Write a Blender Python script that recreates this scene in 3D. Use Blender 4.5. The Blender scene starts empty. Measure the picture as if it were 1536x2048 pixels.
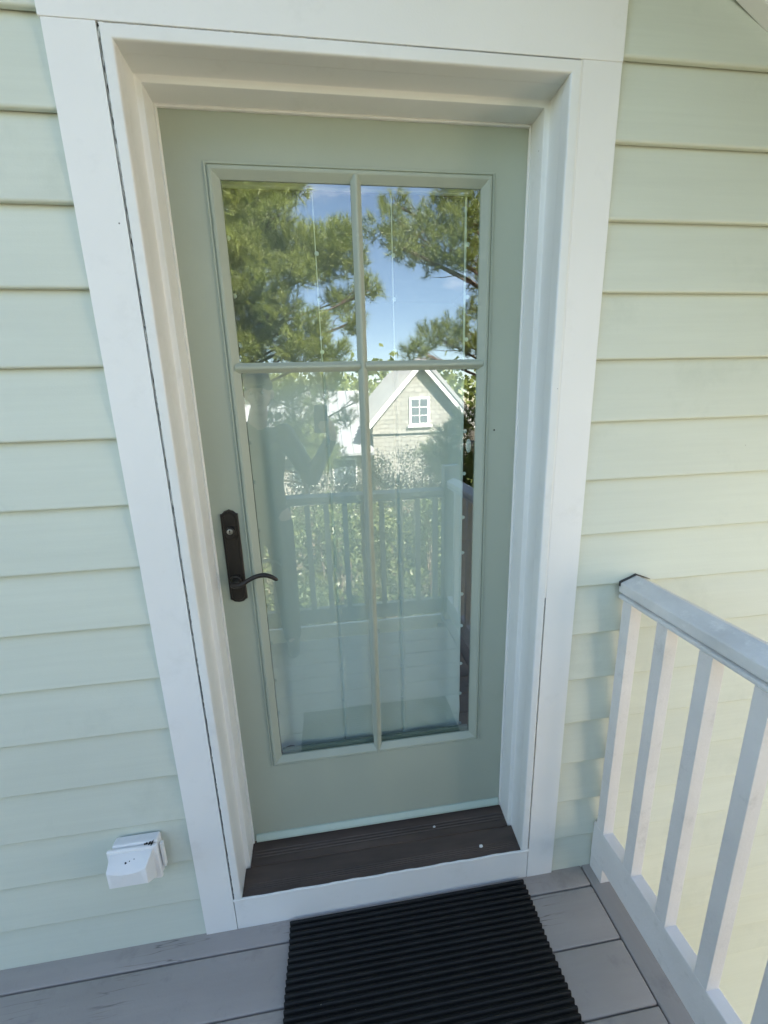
import bpy, bmesh, math, random
import numpy as np
from mathutils import Vector, Matrix
R = math.radians
random.seed(7); rng = np.random.default_rng(7)
S = bpy.context.scene
COL = S.collection

# ------------------------------------------------------------------ camera, sky, sun, exposure
cam = bpy.data.objects.new('camera', bpy.data.cameras.new('camera')); COL.objects.link(cam)
CAMLOC = Vector((0.3166, -1.0119, 1.5619))
CR = Matrix(((0.99009659, 0.0617989, -0.12605413), (-0.13720307, 0.23578492, -0.9620711), (-0.02973328, 0.96983832, 0.24192884)))
cam.matrix_world = Matrix.Translation(CAMLOC) @ CR.to_4x4()
cam.data.sensor_fit = 'VERTICAL'; cam.data.sensor_height = 36; cam.data.lens = 838.5 / 2048 * 36
cam.data.clip_start = 0.004; cam.data.clip_end = 2000
S.camera = cam
SUN_EL, SUN_AZ = R(44), R(35)
W = bpy.data.worlds.new('World'); S.world = W; W.use_nodes = True
nt = W.node_tree; nt.nodes.clear()
wo = nt.nodes.new('ShaderNodeOutputWorld'); bg = nt.nodes.new('ShaderNodeBackground')
sky = nt.nodes.new('ShaderNodeTexSky'); sky.sky_type = 'NISHITA'; sky.sun_disc = False
sky.sun_elevation = SUN_EL; sky.sun_rotation = SUN_AZ; sky.air_density = 1.0; sky.dust_density = 0.25; sky.ozone_density = 0.4
tc = nt.nodes.new('ShaderNodeTexCoord'); mp = nt.nodes.new('ShaderNodeMapping'); mp.inputs['Scale'].default_value = (1.6, 1.6, 4.2)
mp.inputs['Location'].default_value = (0.35, 0.2, 0.1)
nz = nt.nodes.new('ShaderNodeTexNoise'); nz.inputs['Scale'].default_value = 2.2; nz.inputs['Detail'].default_value = 9; nz.inputs['Roughness'].default_value = .6
cr = nt.nodes.new('ShaderNodeValToRGB'); cr.color_ramp.elements[0].position = .56; cr.color_ramp.elements[1].position = .80
cr.color_ramp.elements[1].color = (.8, .8, .8, 1); cr.color_ramp.elements[0].color = (0, 0, 0, 1)
mx = nt.nodes.new('ShaderNodeMix'); mx.data_type = 'RGBA'; mx.inputs['B'].default_value = (7.5, 7.7, 8.0, 1)
L = nt.links.new
L(tc.outputs['Generated'], mp.inputs['Vector']); L(mp.outputs[0], nz.inputs['Vector']); L(nz.outputs['Fac'], cr.inputs[0])
L(sky.outputs[0], mx.inputs['A']); L(cr.outputs[0], mx.inputs['Factor']); L(mx.outputs['Result'], bg.inputs['Color'])
bg.inputs['Strength'].default_value = 0.06
L(bg.outputs[0], wo.inputs['Surface'])
sl = bpy.data.lights.new('sun', 'SUN'); sl.energy = 5.0; sl.angle = R(.53); sl.color = (1, .93, .82)
sun = bpy.data.objects.new('sun', sl); COL.objects.link(sun)
sd = Vector((math.sin(SUN_AZ) * math.cos(SUN_EL), math.cos(SUN_AZ) * math.cos(SUN_EL), math.sin(SUN_EL)))
sun.rotation_euler = sd.to_track_quat('Z', 'Y').to_euler(); sun.location = (8, 12, 14)
S.view_settings.view_transform = 'Standard'; S.view_settings.look = 'None'; S.view_settings.gamma = 1
S.view_settings.use_curve_mapping = False
S.view_settings.exposure = 3.22
S.render.engine = 'CYCLES'
S.cycles.use_denoising = True; S.cycles.denoising_prefilter = 'ACCURATE'; S.cycles.denoising_input_passes = 'RGB_ALBEDO_NORMAL'
S.cycles.max_bounces = 10; S.cycles.transparent_max_bounces = 16; S.cycles.caustics_reflective = False

# ------------------------------------------------------------------ materials
def mat(name, rgb, rough=.5, var=.06, vscale=2.5, bump=.15, bscale=220, spec=.4, metal=0, dirt=None, dirt_amt=0, dirt_scale=6,
        stretch=(1, 1, 1), specks=0, grain=0, grain_stretch=(2, 60, 60), hue=None, crack=0, disp=.001, spcol=(.05, .045, .035)):
    m = bpy.data.materials.new(name); m.use_nodes = True
    n = m.node_tree.nodes; l = m.node_tree.links.new
    b = n['Principled BSDF']; b.inputs['Roughness'].default_value = rough; b.inputs['Metallic'].default_value = metal
    b.inputs['Specular IOR Level'].default_value = spec
    tc = n.new('ShaderNodeTexCoord'); oi = n.new('ShaderNodeObjectInfo')
    va = n.new('ShaderNodeVectorMath'); va.operation = 'SCALE'; va.inputs['Scale'].default_value = 41
    cx = n.new('ShaderNodeCombineXYZ')
    for i in range(3): l(oi.outputs['Random'], cx.inputs[i])
    l(cx.outputs[0], va.inputs[0])
    ad = n.new('ShaderNodeVectorMath'); ad.operation = 'ADD'; l(tc.outputs['Object'], ad.inputs[0]); l(va.outputs[0], ad.inputs[1])
    st = n.new('ShaderNodeMapping'); st.inputs['Scale'].default_value = stretch; l(ad.outputs[0], st.inputs['Vector'])
    def noise(scale, src, detail=4, rough=.55):
        q = n.new('ShaderNodeTexNoise'); q.inputs['Scale'].default_value = scale; q.inputs['Detail'].default_value = detail
        q.inputs['Roughness'].default_value = rough; l(src, q.inputs['Vector']); return q.outputs['Fac']
    def mixc(f, a, bcol):
        q = n.new('ShaderNodeMix'); q.data_type = 'RGBA'
        if isinstance(f, float): q.inputs['Factor'].default_value = f
        else: l(f, q.inputs['Factor'])
        for s, v in (('A', a), ('B', bcol)):
            if isinstance(v, tuple): q.inputs[s].default_value = (*v[:3], 1)
            else: l(v, q.inputs[s])
        return q.outputs['Result']
    def ramp(src, p0, p1, c0=0., c1=1.):
        q = n.new('ShaderNodeMapRange'); q.inputs['From Min'].default_value = p0; q.inputs['From Max'].default_value = p1
        q.inputs['To Min'].default_value = c0; q.inputs['To Max'].default_value = c1; l(src, q.inputs['Value']); return q.outputs[0]
    lo = tuple(c * (1 - var) for c in rgb); hi = tuple(min(1, c * (1 + var)) for c in (hue or rgb))
    col = mixc(ramp(noise(vscale, st.outputs[0]), .3, .7), lo, hi)
    h = noise(bscale, ad.outputs[0], 2)
    if grain:
        gm = n.new('ShaderNodeMapping'); gm.inputs['Scale'].default_value = grain_stretch; l(ad.outputs[0], gm.inputs['Vector'])
        g = noise(1.0, gm.outputs[0], 6, .65)
        col = mixc(ramp(g, .35, .72, 0., grain), col, tuple(c * .72 for c in rgb))
        q = n.new('ShaderNodeMath'); q.operation = 'ADD'; l(h, q.inputs[0]); l(g, q.inputs[1]); h = q.outputs[0]
    if crack:
        gm = n.new('ShaderNodeMapping'); gm.inputs['Scale'].default_value = (1.7, 38, 38); l(ad.outputs[0], gm.inputs['Vector'])
        g = noise(1.3, gm.outputs[0], 3, .5)
        thin = n.new('ShaderNodeMath'); thin.operation = 'SUBTRACT'; l(g, thin.inputs[0]); thin.inputs[1].default_value = .5
        ab = n.new('ShaderNodeMath'); ab.operation = 'ABSOLUTE'; l(thin.outputs[0], ab.inputs[0])
        line = ramp(ab.outputs[0], .004, .014, 1., 0.)
        patch = ramp(noise(3.2, ad.outputs[0], 3), .50, .60)
        mul = n.new('ShaderNodeMath'); mul.operation = 'MULTIPLY'; l(line, mul.inputs[0]); l(patch, mul.inputs[1])
        mu2 = n.new('ShaderNodeMath'); mu2.operation = 'MULTIPLY'; l(mul.outputs[0], mu2.inputs[0]); mu2.inputs[1].default_value = crack
        col = mixc(mu2.outputs[0], col, tuple(c * .25 for c in rgb))
        q = n.new('ShaderNodeMath'); q.operation = 'SUBTRACT'; l(h, q.inputs[0]); l(mul.outputs[0], q.inputs[1]); h = q.outputs[0]
    if dirt:
        col = mixc(ramp(noise(dirt_scale, ad.outputs[0], 8, .7), .56, .74, 0., dirt_amt), col, dirt)
    if specks:
        vo = n.new('ShaderNodeTexVoronoi'); vo.inputs['Scale'].default_value = specks; l(ad.outputs[0], vo.inputs['Vector'])
        near = ramp(vo.outputs['Distance'], .012, .022, 1., 0.)
        sp = n.new('ShaderNodeSeparateColor'); l(vo.outputs['Color'], sp.inputs[0])
        pick = ramp(sp.outputs[0], .70, .72)
        mul = n.new('ShaderNodeMath'); mul.operation = 'MULTIPLY'; l(near, mul.inputs[0]); l(pick, mul.inputs[1])
        col = mixc(mul.outputs[0], col, spcol)
    l(col, b.inputs['Base Color'])
    bu = n.new('ShaderNodeBump'); bu.inputs['Strength'].default_value = bump; bu.inputs['Distance'].default_value = disp
    l(h, bu.inputs['Height']); l(bu.outputs[0], b.inputs['Normal'])
    return m

GRIME = (.30, .28, .22)
M = {}
M['siding'] = mat('siding_paint', (.62, .66, .568), .55, .035, 1.6, .22, 260, specks=9, dirt=(.44, .49, .41), dirt_amt=.42, dirt_scale=3, stretch=(.5, 1, 4), grain=.16, grain_stretch=(3, 90, 90))
M['trim'] = mat('white_trim_paint', (.80, .805, .78), .5, .025, 2, .25, 300, dirt=(.55, .55, .52), dirt_amt=.25, dirt_scale=7, specks=10)
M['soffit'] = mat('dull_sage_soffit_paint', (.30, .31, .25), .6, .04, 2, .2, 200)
M['jamb'] = mat('white_jamb_paint', (.765, .78, .755), .42, .03, 3, .15, 200, dirt=(.5, .5, .46), dirt_amt=.22, dirt_scale=8, specks=16)
M['door'] = mat('sage_door_paint', (.375, .415, .34), .5, .045, 2.2, .2, 240, spec=.3, dirt=(.24, .29, .24), dirt_amt=.3, dirt_scale=2.5, specks=7)
M['sweep'] = mat('pale_sage_sweep', (.47, .57, .50), .5, .05, 6, .1, 200)
M['deck'] = mat('grey_deck_paint', (.40, .365, .335), .62, .07, 2.5, .35, 160, spec=.35, stretch=(1, 3, 3), grain=.22, grain_stretch=(3, 45, 45), crack=.6, dirt=(.15, .145, .145), dirt_amt=.35, dirt_scale=9, specks=12)
M['deckY'] = mat('grey_border_paint', (.395, .36, .33), .62, .07, 2.5, .35, 160, spec=.35, grain=.2, grain_stretch=(45, 3, 45), dirt=(.15, .145, .145), dirt_amt=.35, dirt_scale=9)
M['joist'] = mat('joist_wood', (.16, .13, .10), .8, .15)
M['rail'] = mat('white_rail_paint', (.74, .72, .695), .6, .06, 5, .5, 140, dirt=(.42, .41, .38), dirt_amt=.45, dirt_scale=14, specks=14)
M['rail_shade'] = mat('shade_toned_rail_paint', (.27, .28, .27), .65, .08, 5, .5, 140, dirt=(.25, .25, .23), dirt_amt=.5, dirt_scale=14)  # rail paint darkened: the outer railing's shade is put into its colour
M['stucco'] = mat('bounce_stucco', (.56, .48, .395), .8, .06, 3, .5, 60)
M['cap'] = mat('weathered_cap_paint', (.66, .665, .655), .7, .10, 9, .9, 90, dirt=(.86, .86, .84), dirt_amt=.8, dirt_scale=22, specks=30, disp=.002)
M['flash'] = mat('dark_flashing', (.05, .05, .05), .5, .2)
M['bronze'] = mat('worn_dark_bronze', (.028, .024, .021), .42, .2, 20, .3, 300, metal=.35, spec=.5, dirt=(.10, .075, .055), dirt_amt=.45, dirt_scale=25)
M['steel'] = mat('key_steel', (.40, .39, .37), .35, .1, 30, .2, 300, metal=1)
M['black'] = mat('black_void', (.006, .006, .006), .7, .1)
M['thresh'] = mat('brown_threshold', (.075, .056, .046), .55, .25, 5, .25, 260, spec=.4, dirt=(.07, .062, .055), dirt_amt=.3, dirt_scale=9, stretch=(1, 6, 6))
M['rubber'] = mat('black_rubber', (.0068, .0072, .0070), .6, .25, 14, .35, 240, spec=.35, dirt=(.025, .026, .024), dirt_amt=.35, dirt_scale=18, specks=22, spcol=(.35, .34, .30))
M['plastic'] = mat('white_outlet_plastic', (.82, .82, .80), .35, .02, 4, .06, 200, spec=.45, dirt=(.5, .5, .47), dirt_amt=.15, dirt_scale=22)
M['stain'] = mat('black_mildew', (.03, .026, .022), .8, .3)
M['caulk'] = mat('old_caulk', (.62, .60, .55), .6, .15, 40, .5, 200, dirt=(.12, .10, .09), dirt_amt=.8, dirt_scale=60)
M['chip'] = mat('paint_chip', (.8, .8, .77), .6, .05)
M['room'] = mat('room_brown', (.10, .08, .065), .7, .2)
M['roofing'] = mat('roof_metal', (.33, .335, .34), .4, .05, 2, .1, 60, metal=.2)
M['cream'] = mat('cream_shingle', (.66, .64, .57), .7, .08)
M['needle'] = None

def brickify(m, scale, c2, mortar):
    n = m.node_tree.nodes; l = m.node_tree.links.new; b = n['Principled BSDF']
    tc = n.new('ShaderNodeTexCoord'); mp_ = n.new('ShaderNodeMapping'); mp_.inputs['Rotation'].default_value = (R(90), 0, 0)
    l(tc.outputs['Object'], mp_.inputs['Vector'])
    br = n.new('ShaderNodeTexBrick'); br.inputs['Scale'].default_value = scale
    br.inputs['Color1'].default_value = (*c2[0], 1); br.inputs['Color2'].default_value = (*c2[1], 1); br.inputs['Mortar'].default_value = (*mortar, 1)
    br.inputs['Mortar Size'].default_value = .02; nd = n.new('ShaderNodeTexNoise'); nd.inputs['Scale'].default_value = 2.5; l(tc.outputs['Object'], nd.inputs['Vector'])
    vm = n.new('ShaderNodeMix'); vm.data_type = 'VECTOR'; vm.inputs['Factor'].default_value = .16; l(mp_.outputs[0], vm.inputs[4]); l(nd.outputs['Color'], vm.inputs[5]); l(vm.outputs[1], br.inputs['Vector']); l(br.outputs['Color'], b.inputs['Base Color'])
brickify(M['cream'], 1.6, ((.33, .32, .285), (.27, .26, .225)), (.16, .15, .13))

def simple(name, rgb, rough=.6, **k):
    m = bpy.data.materials.new(name); m.use_nodes = True; b = m.node_tree.nodes['Principled BSDF']
    b.inputs['Base Color'].default_value = (*rgb, 1); b.inputs['Roughness'].default_value = rough
    for a, v in k.items(): b.inputs[a].default_value = v
    return m

def foliage(name, a, b2, trans=.35):
    m = bpy.data.materials.new(name); m.use_nodes = True; n = m.node_tree.nodes; l = m.node_tree.links.new
    out = n['Material Output']; pb = n['Principled BSDF']; pb.inputs['Roughness'].default_value = .45
    g = n.new('ShaderNodeNewGeometry'); nz_ = n.new('ShaderNodeTexNoise'); nz_.inputs['Scale'].default_value = 2.2; nz_.inputs['Detail'].default_value = 5
    l(g.outputs['Position'], nz_.inputs['Vector'])
    rp = n.new('ShaderNodeMapRange'); rp.inputs['From Min'].default_value = .32; rp.inputs['From Max'].default_value = .68; l(nz_.outputs['Fac'], rp.inputs['Value'])
    mc = n.new('ShaderNodeMix'); mc.data_type = 'RGBA'; mc.inputs['A'].default_value = (*a, 1); mc.inputs['B'].default_value = (*b2, 1)
    l(rp.outputs[0], mc.inputs['Factor']); l(mc.outputs['Result'], pb.inputs['Base Color'])
    tr = n.new('ShaderNodeBsdfTranslucent'); l(mc.outputs['Result'], tr.inputs['Color'])
    ms = n.new('ShaderNodeMixShader'); ms.inputs[0].default_value = trans; l(pb.outputs[0], ms.inputs[1]); l(tr.outputs[0], ms.inputs[2])
    l(ms.outputs[0], out.inputs['Surface']); return m
M['needle'] = foliage('pine_needles', (.15, .195, .042), (.25, .285, .068))
M['needle2'] = foliage('pine_needles_dark', (.13, .17, .044), (.21, .245, .065))
M['leaf'] = foliage('shrub_leaves', (.055, .08, .022), (.125, .14, .038))
M['leaf_dark'] = foliage('dark_hedge_leaves', (.035, .055, .018), (.075, .095, .03))
M['bark'] = mat('pine_bark', (.12, .085, .065), .9, .3, 8, .9, 30, disp=.01)

def glass_mat(name, refl=.2, tint=(.93, .97, .95)):
    m = bpy.data.materials.new(name); m.use_nodes = True; n = m.node_tree.nodes; l = m.node_tree.links.new
    n.remove(n['Principled BSDF']); out = n['Material Output']
    tr = n.new('ShaderNodeBsdfTransparent'); tr.inputs[0].default_value = (*tint, 1)
    gl = n.new('ShaderNodeBsdfGlossy'); gl.inputs['Roughness'].default_value = 0.0; gl.inputs['Color'].default_value = (.97, .99, 1, 1)
    tc = n.new('ShaderNodeTexCoord'); nz_ = n.new('ShaderNodeTexNoise'); nz_.inputs['Scale'].default_value = 3.0; nz_.inputs['Detail'].default_value = 1
    l(tc.outputs['Object'], nz_.inputs['Vector'])
    bu = n.new('ShaderNodeBump'); bu.inputs['Strength'].default_value = .04; bu.inputs['Distance'].default_value = .004; l(nz_.outputs['Fac'], bu.inputs['Height']); l(bu.outputs[0], gl.inputs['Normal'])
    fr = n.new('ShaderNodeFresnel'); fr.inputs['IOR'].default_value = 1.5
    ad = n.new('ShaderNodeMath'); ad.operation = 'ADD'; ad.use_clamp = True; l(fr.outputs[0], ad.inputs[0]); ad.inputs[1].default_value = refl
    ge = n.new('ShaderNodeNewGeometry'); fm = n.new('ShaderNodeMath'); fm.operation = 'SUBTRACT'; fm.inputs[0].default_value = 1; l(ge.outputs['Backfacing'], fm.inputs[1])
    mm = n.new('ShaderNodeMath'); mm.operation = 'MULTIPLY'; l(ad.outputs[0], mm.inputs[0]); l(fm.outputs[0], mm.inputs[1])
    ms = n.new('ShaderNodeMixShader'); l(mm.outputs[0], ms.inputs[0]); l(tr.outputs[0], ms.inputs[1]); l(gl.outputs[0], ms.inputs[2])
    l(ms.outputs[0], out.inputs['Surface']); return m
M['glass'] = glass_mat('coated_glass', .20)
M['glass_far'] = simple('far_glass', (.10, .12, .14), .05)
M['shade'] = mat('shade_fabric', (.80, .83, .775), .8, .03, 5, .3, 500, spec=.2)
M['snap'] = simple('clear_snap', (.72, .78, .75), .25)
M['ground'] = mat('pine_straw_ground', (.075, .064, .042), .9, .25, .6, .6, 12, dirt=(.04, .055, .02), dirt_amt=.8, dirt_scale=.8, disp=.02)
M['skin'] = mat('skin', (.50, .33, .25), .5, .06, 12, .1, 200)
M['shirt'] = mat('dark_shirt', (.045, .055, .055), .85, .1, 8, .2, 300)
M['shorts'] = mat('dark_shorts', (.04, .04, .045), .85, .1)
M['hair'] = mat('dark_hair', (.03, .02, .015), .6, .3, 60, .8, 120)
M['shoe'] = mat('dark_shoe', (.05, .05, .055), .6, .1)
M['phone'] = simple('phone_case', (.015, .015, .017), .35)
M['screen'] = simple('phone_screen', (.01, .01, .012), .05)

# ------------------------------------------------------------------ mesh helpers
def obj(name, bm_or_me, m, parent=None, at=None):
    """link a mesh (vertices in world space) as one object; origin moved to `at`"""
    if isinstance(bm_or_me, bmesh.types.BMesh):
        me = bpy.data.meshes.new(name); bmesh.ops.recalc_face_normals(bm_or_me, faces=bm_or_me.faces); bm_or_me.to_mesh(me); bm_or_me.free()
    else: me = bm_or_me
    if m is not None:
        me.materials.clear(); me.materials.append(m)
    o = bpy.data.objects.new(name, me); COL.objects.link(o)
    org = Vector(at) if at is not None else Vector((0, 0, 0))
    if at is not None: me.transform(Matrix.Translation(-org))
    if parent:
        o.parent = parent; org = org - wloc(parent)
    o.location = org
    return o
def wloc(o):
    v = Vector(o.location)
    while o.parent: o = o.parent; v += o.location
    return v
def thing(name, label, cat, loc=(0, 0, 0), group=None):
    o = bpy.data.objects.new(name, None); COL.objects.link(o); o.location = loc; o.empty_display_size = .1
    o['label'] = label; o['category'] = cat
    if group: o['group'] = group
    return o
def tag(o, label, cat, group=None):
    o['label'] = label; o['category'] = cat
    if group: o['group'] = group
    return o
def struct(o): o['kind'] = 'structure'; return o
def copy(o, loc, parent=None):
    c = o.copy(); COL.objects.link(c); c.parent = parent or o.parent; c.location = loc; return c
def box(x0, x1, y0, y1, z0, z1, bev=0, bm=None, seg=2):
    own = bm is None
    b = bmesh.new()
    vs = [b.verts.new((x, y, z)) for x in (x0, x1) for y in (y0, y1) for z in (z0, z1)]
    for f in ((0, 1, 3, 2), (4, 6, 7, 5), (0, 4, 5, 1), (2, 3, 7, 6), (0, 2, 6, 4), (1, 5, 7, 3)): b.faces.new([vs[i] for i in f])
    bmesh.ops.recalc_face_normals(b, faces=b.faces)
    if bev: bmesh.ops.bevel(b, geom=list(b.edges), offset=bev, segments=seg, affect='EDGES', profile=.5)
    if own: return b
    join(bm, b); return bm
def join(bm, b):
    me = bpy.data.meshes.new('tmp'); b.to_mesh(me); b.free(); bm.from_mesh(me); bpy.data.meshes.remove(me)
def prism(poly, axis, a0, a1, bev=0):
    """poly of 2-D points extruded along axis ('x': (y,z), 'y': (x,z), 'z': (x,y))"""
    b = bmesh.new()
    f3 = {'x': lambda p, a: (a, p[0], p[1]), 'y': lambda p, a: (p[0], a, p[1]), 'z': lambda p, a: (p[0], p[1], a)}[axis]
    A = [b.verts.new(f3(p, a0)) for p in poly]; B = [b.verts.new(f3(p, a1)) for p in poly]
    n = len(poly)
    b.faces.new(A); b.faces.new(B[::-1])
    for i in range(n): b.faces.new((A[i], B[i], B[(i + 1) % n], A[(i + 1) % n]))
    bmesh.ops.recalc_face_normals(b, faces=b.faces)
    if bev: bmesh.ops.bevel(b, geom=list(b.edges), offset=bev, segments=2, affect='EDGES', profile=.5)
    return b
def sweep_side(p0, p1, n0, n1, prof, bm=None):
    """extrude a profile [(inset,y)] between two mitred corners in the xz plane; n0/n1 = inset directions at the corners"""
    b = bm or bmesh.new()
    A = [b.verts.new((p0[0] + n0[0] * i, y, p0[1] + n0[1] * i)) for i, y in prof]
    B = [b.verts.new((p1[0] + n1[0] * i, y, p1[1] + n1[1] * i)) for i, y in prof]
    for i in range(len(prof)):
        j = (i + 1) % len(prof); b.faces.new((A[i], A[j], B[j], B[i]))
    b.faces.new(A[::-1]); b.faces.new(B)
    return b
def tube(pts, rad, n=8, bm=None, flat=None, caps=True):
    b = bm or bmesh.new(); pts = [Vector(p) for p in pts]; rings = []
    up = Vector((0, 0, 1))
    for i, p in enumerate(pts):
        d = (pts[min(i + 1, len(pts) - 1)] - pts[max(i - 1, 0)]).normalized()
        s = d.cross(up)
        if s.length < .05: s = d.cross(Vector((0, 1, 0)))
        s.normalize(); u = s.cross(d).normalized()
        r = rad[i] if isinstance(rad, (list, tuple)) else rad
        ra, rb = (r if isinstance(r, tuple) else (r, r))
        rings.append([b.verts.new(p + s * (math.cos(2 * math.pi * k / n) * ra) + u * (math.sin(2 * math.pi * k / n) * rb)) for k in range(n)])
    for a, c in zip(rings, rings[1:]):
        for k in range(n): b.faces.new((a[k], a[(k + 1) % n], c[(k + 1) % n], c[k]))
    if caps: b.faces.new(rings[0][::-1]); b.faces.new(rings[-1])
    return b
def smooth(o, ang=40):
    for p in o.data.polygons: p.use_smooth = True
    o.data.set_sharp_from_angle(angle=R(ang)); return o
def disc_y(cx, cz, y0, y1, r, n=20, rz=None, bev=.001):
    rz = rz or r
    return prism([(cx + r * math.cos(2 * math.pi * k / n), cz + rz * math.sin(2 * math.pi * k / n)) for k in range(n)], 'y', y0, y1, bev)

# ------------------------------------------------------------------ ground and house
GZ = -2.6
bm = bmesh.new()
N = 60
gx = [math.copysign(abs(t) ** 2.2 * 900, t) for t in np.linspace(-1, 1, N)]
gv = [[bm.verts.new((x, y, GZ + .08 * math.sin(x * .31) * math.cos(y * .23) - .05)) for y in gx] for x in gx]
for i in range(N - 1):
    for j in range(N - 1): bm.faces.new((gv[i][j], gv[i + 1][j], gv[i + 1][j + 1], gv[i][j + 1]))
struct(obj('ground', bm, M['ground']))

EXP = .1524
CL, CRX, HEADTOP = -.1426, .9891, 2.46
def zr(x): return 2.3816 - .571 * (max(x, -2.4 - x) - 1.2589)     # lower edge of the rake frieze, ridge at x = -1.2
HX0, HX1 = -4.8, 2.4
house = thing('house', 'pale green lap sided house wall around the white framed sage door', 'house', (.42, .3, GZ))
def board(x0, x1, z0):
    ov = .028; z1 = z0 + EXP + ov
    xm = 1.2589 + (2.3816 + .024 - z0) / .571              # where the rake cuts this course
    x0, x1 = max(x0, -2.4 - xm), min(x1, xm)
    if x1 - x0 < .02: return None
    top0 = zr(x0) + .03; top1 = zr(x1) + .03
    def yf(z): return .0035 + (z - z0) / EXP * .0158
    # clip against the rake line (x range where the board lies under the frieze)
    xs = [x0, x1]
    poly = []
    nx = 60 if min(top0, top1) < z1 or x0 < -1.2 < x1 else 1
    cols = [x0 + (x1 - x0) * i / nx for i in range(nx + 1)]
    b = bmesh.new(); rings = []
    for c in cols:
        zt = min(z1, zr(c) + .03)
        jit = 0
        rings.append([b.verts.new((c, yf(z0) + .0004, z0 + .0050)), b.verts.new((c, yf(z0) + .0011, z0 + .0024)), b.verts.new((c, yf(z0) + .0026, z0 + .0007)), b.verts.new((c, yf(z0) + .0046, z0)), b.verts.new((c, yf(z0) + .0115, z0)), b.verts.new((c, yf(zt) + .0115, zt)), b.verts.new((c, yf(zt), zt))])
    for a, c in zip(rings, rings[1:]):
        for k in range(7): b.faces.new((a[k], a[(k + 1) % 7], c[(k + 1) % 7], c[k]))
    b.faces.new(rings[0]); b.faces.new(rings[-1][::-1])
    return b
for i in range(-9, 34):
    for side, z in (('l', 2.2734 - EXP * i), ('r', 2.2705 - EXP * i)):
        if z < GZ + .02: continue
        if z >= HEADTOP - .05:
            if side == 'r': continue
            segs = ((HX0, HX1),)
        elif z > -.2:
            segs = ((HX0, CL - .001),) if side == 'l' else ((CRX + .001, HX1),)
        else:
            if side == 'r': continue
            segs = ((HX0, .35), (.353, HX1)) if i % 2 else ((HX0, HX1),)
        for a, b_ in segs:
            b = board(a, b_, z)
            if b: obj('siding_board', b, M['siding'], house, at=((a + b_) / 2, .006, z))
# frieze, soffit, fascia and roof of the gable end
def rake_piece(name, off0, off1, y0, y1, m, x_end=2.9):
    for sgn in (1, -1):
        f = lambda x: (x if sgn > 0 else -2.4 - x)
        poly = [(-1.2, zr(-1.2) + off0), (f(x_end), zr(x_end) + off0), (f(x_end), zr(x_end) + off1), (-1.2, zr(-1.2) + off1)]
        obj(name, prism(poly, 'y', y0, y1, .002), m, house, at=(f(.8), y0, zr(.8)))
rake_piece('frieze_board', 0, .05, -.022, .012, M['trim'], 2.45)
rake_piece('soffit', .051, .066, -.62, .02, M['soffit'])
rake_piece('rake_fascia', .03, .34, -.65, -.751, M['trim'])
rake_piece('roof', .30, .345, -.62, 4.2, M['roofing'])
obj('corner_board', box(2.402, 2.425, -.012, .11, GZ, 1.9, .003), M['trim'], house, at=(2.41, .05, GZ))
# sheathing behind the boards, side wall, upper block that keeps the deck in shade
SH = simple('sheathing', (.25, .2, .15), .9)
for a in ((HX0, -.05, .0245, .20, GZ, 2.0), (.90, HX1, .0245, .20, GZ, 1.7), (-.05, .90, .0245, .20, 2.262, 2.5), (-.05, .90, .1, .2, GZ, .1)):
    obj('sheathing', box(*a), SH, house, at=(a[0], .1, a[4]))
obj('sheathing', prism([(HX0, 2.001), (-.0501, 2.001), (-.0501, 2.501), (.9001, 2.501), (.9001, 1.701), (HX1, 1.701), (HX1, zr(HX1) + .05), (-1.2, zr(-1.2) + .05), (HX0, zr(HX0) + .05)], 'y', .0245, .2), SH, house, at=(0, .1, 2))
obj('side_wall', box(HX1 - .2, HX1, .201, 4.2, GZ, 1.95), M['siding'], house, at=(HX1, 2, GZ))
obj('side_wall', box(HX0, HX0 + .2, .201, 4.2, GZ, 1.95), M['siding'], house, at=(HX0, 2, GZ))
obj('upper_block', box(-9, HX1, 4.2, 11, GZ, 7.2), M['siding'], house, at=(-3, 7, GZ))
obj('main_roof', prism([(3.8, 7.1), (7.6, 9.4), (11.4, 7.1), (11.4, 7.25), (7.6, 9.6), (3.8, 7.25)], 'x', -9.3, HX1 + .2), M['roofing'], house, at=(-3, 7, 7))
# the dark room behind the door
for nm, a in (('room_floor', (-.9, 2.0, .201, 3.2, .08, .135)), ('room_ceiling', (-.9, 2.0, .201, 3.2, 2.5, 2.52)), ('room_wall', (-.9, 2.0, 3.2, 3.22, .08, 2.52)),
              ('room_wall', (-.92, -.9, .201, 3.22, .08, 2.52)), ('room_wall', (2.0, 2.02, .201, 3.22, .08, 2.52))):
    obj(nm, box(*a), M['room'], house, at=(a[0], a[2], a[4]))

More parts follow.
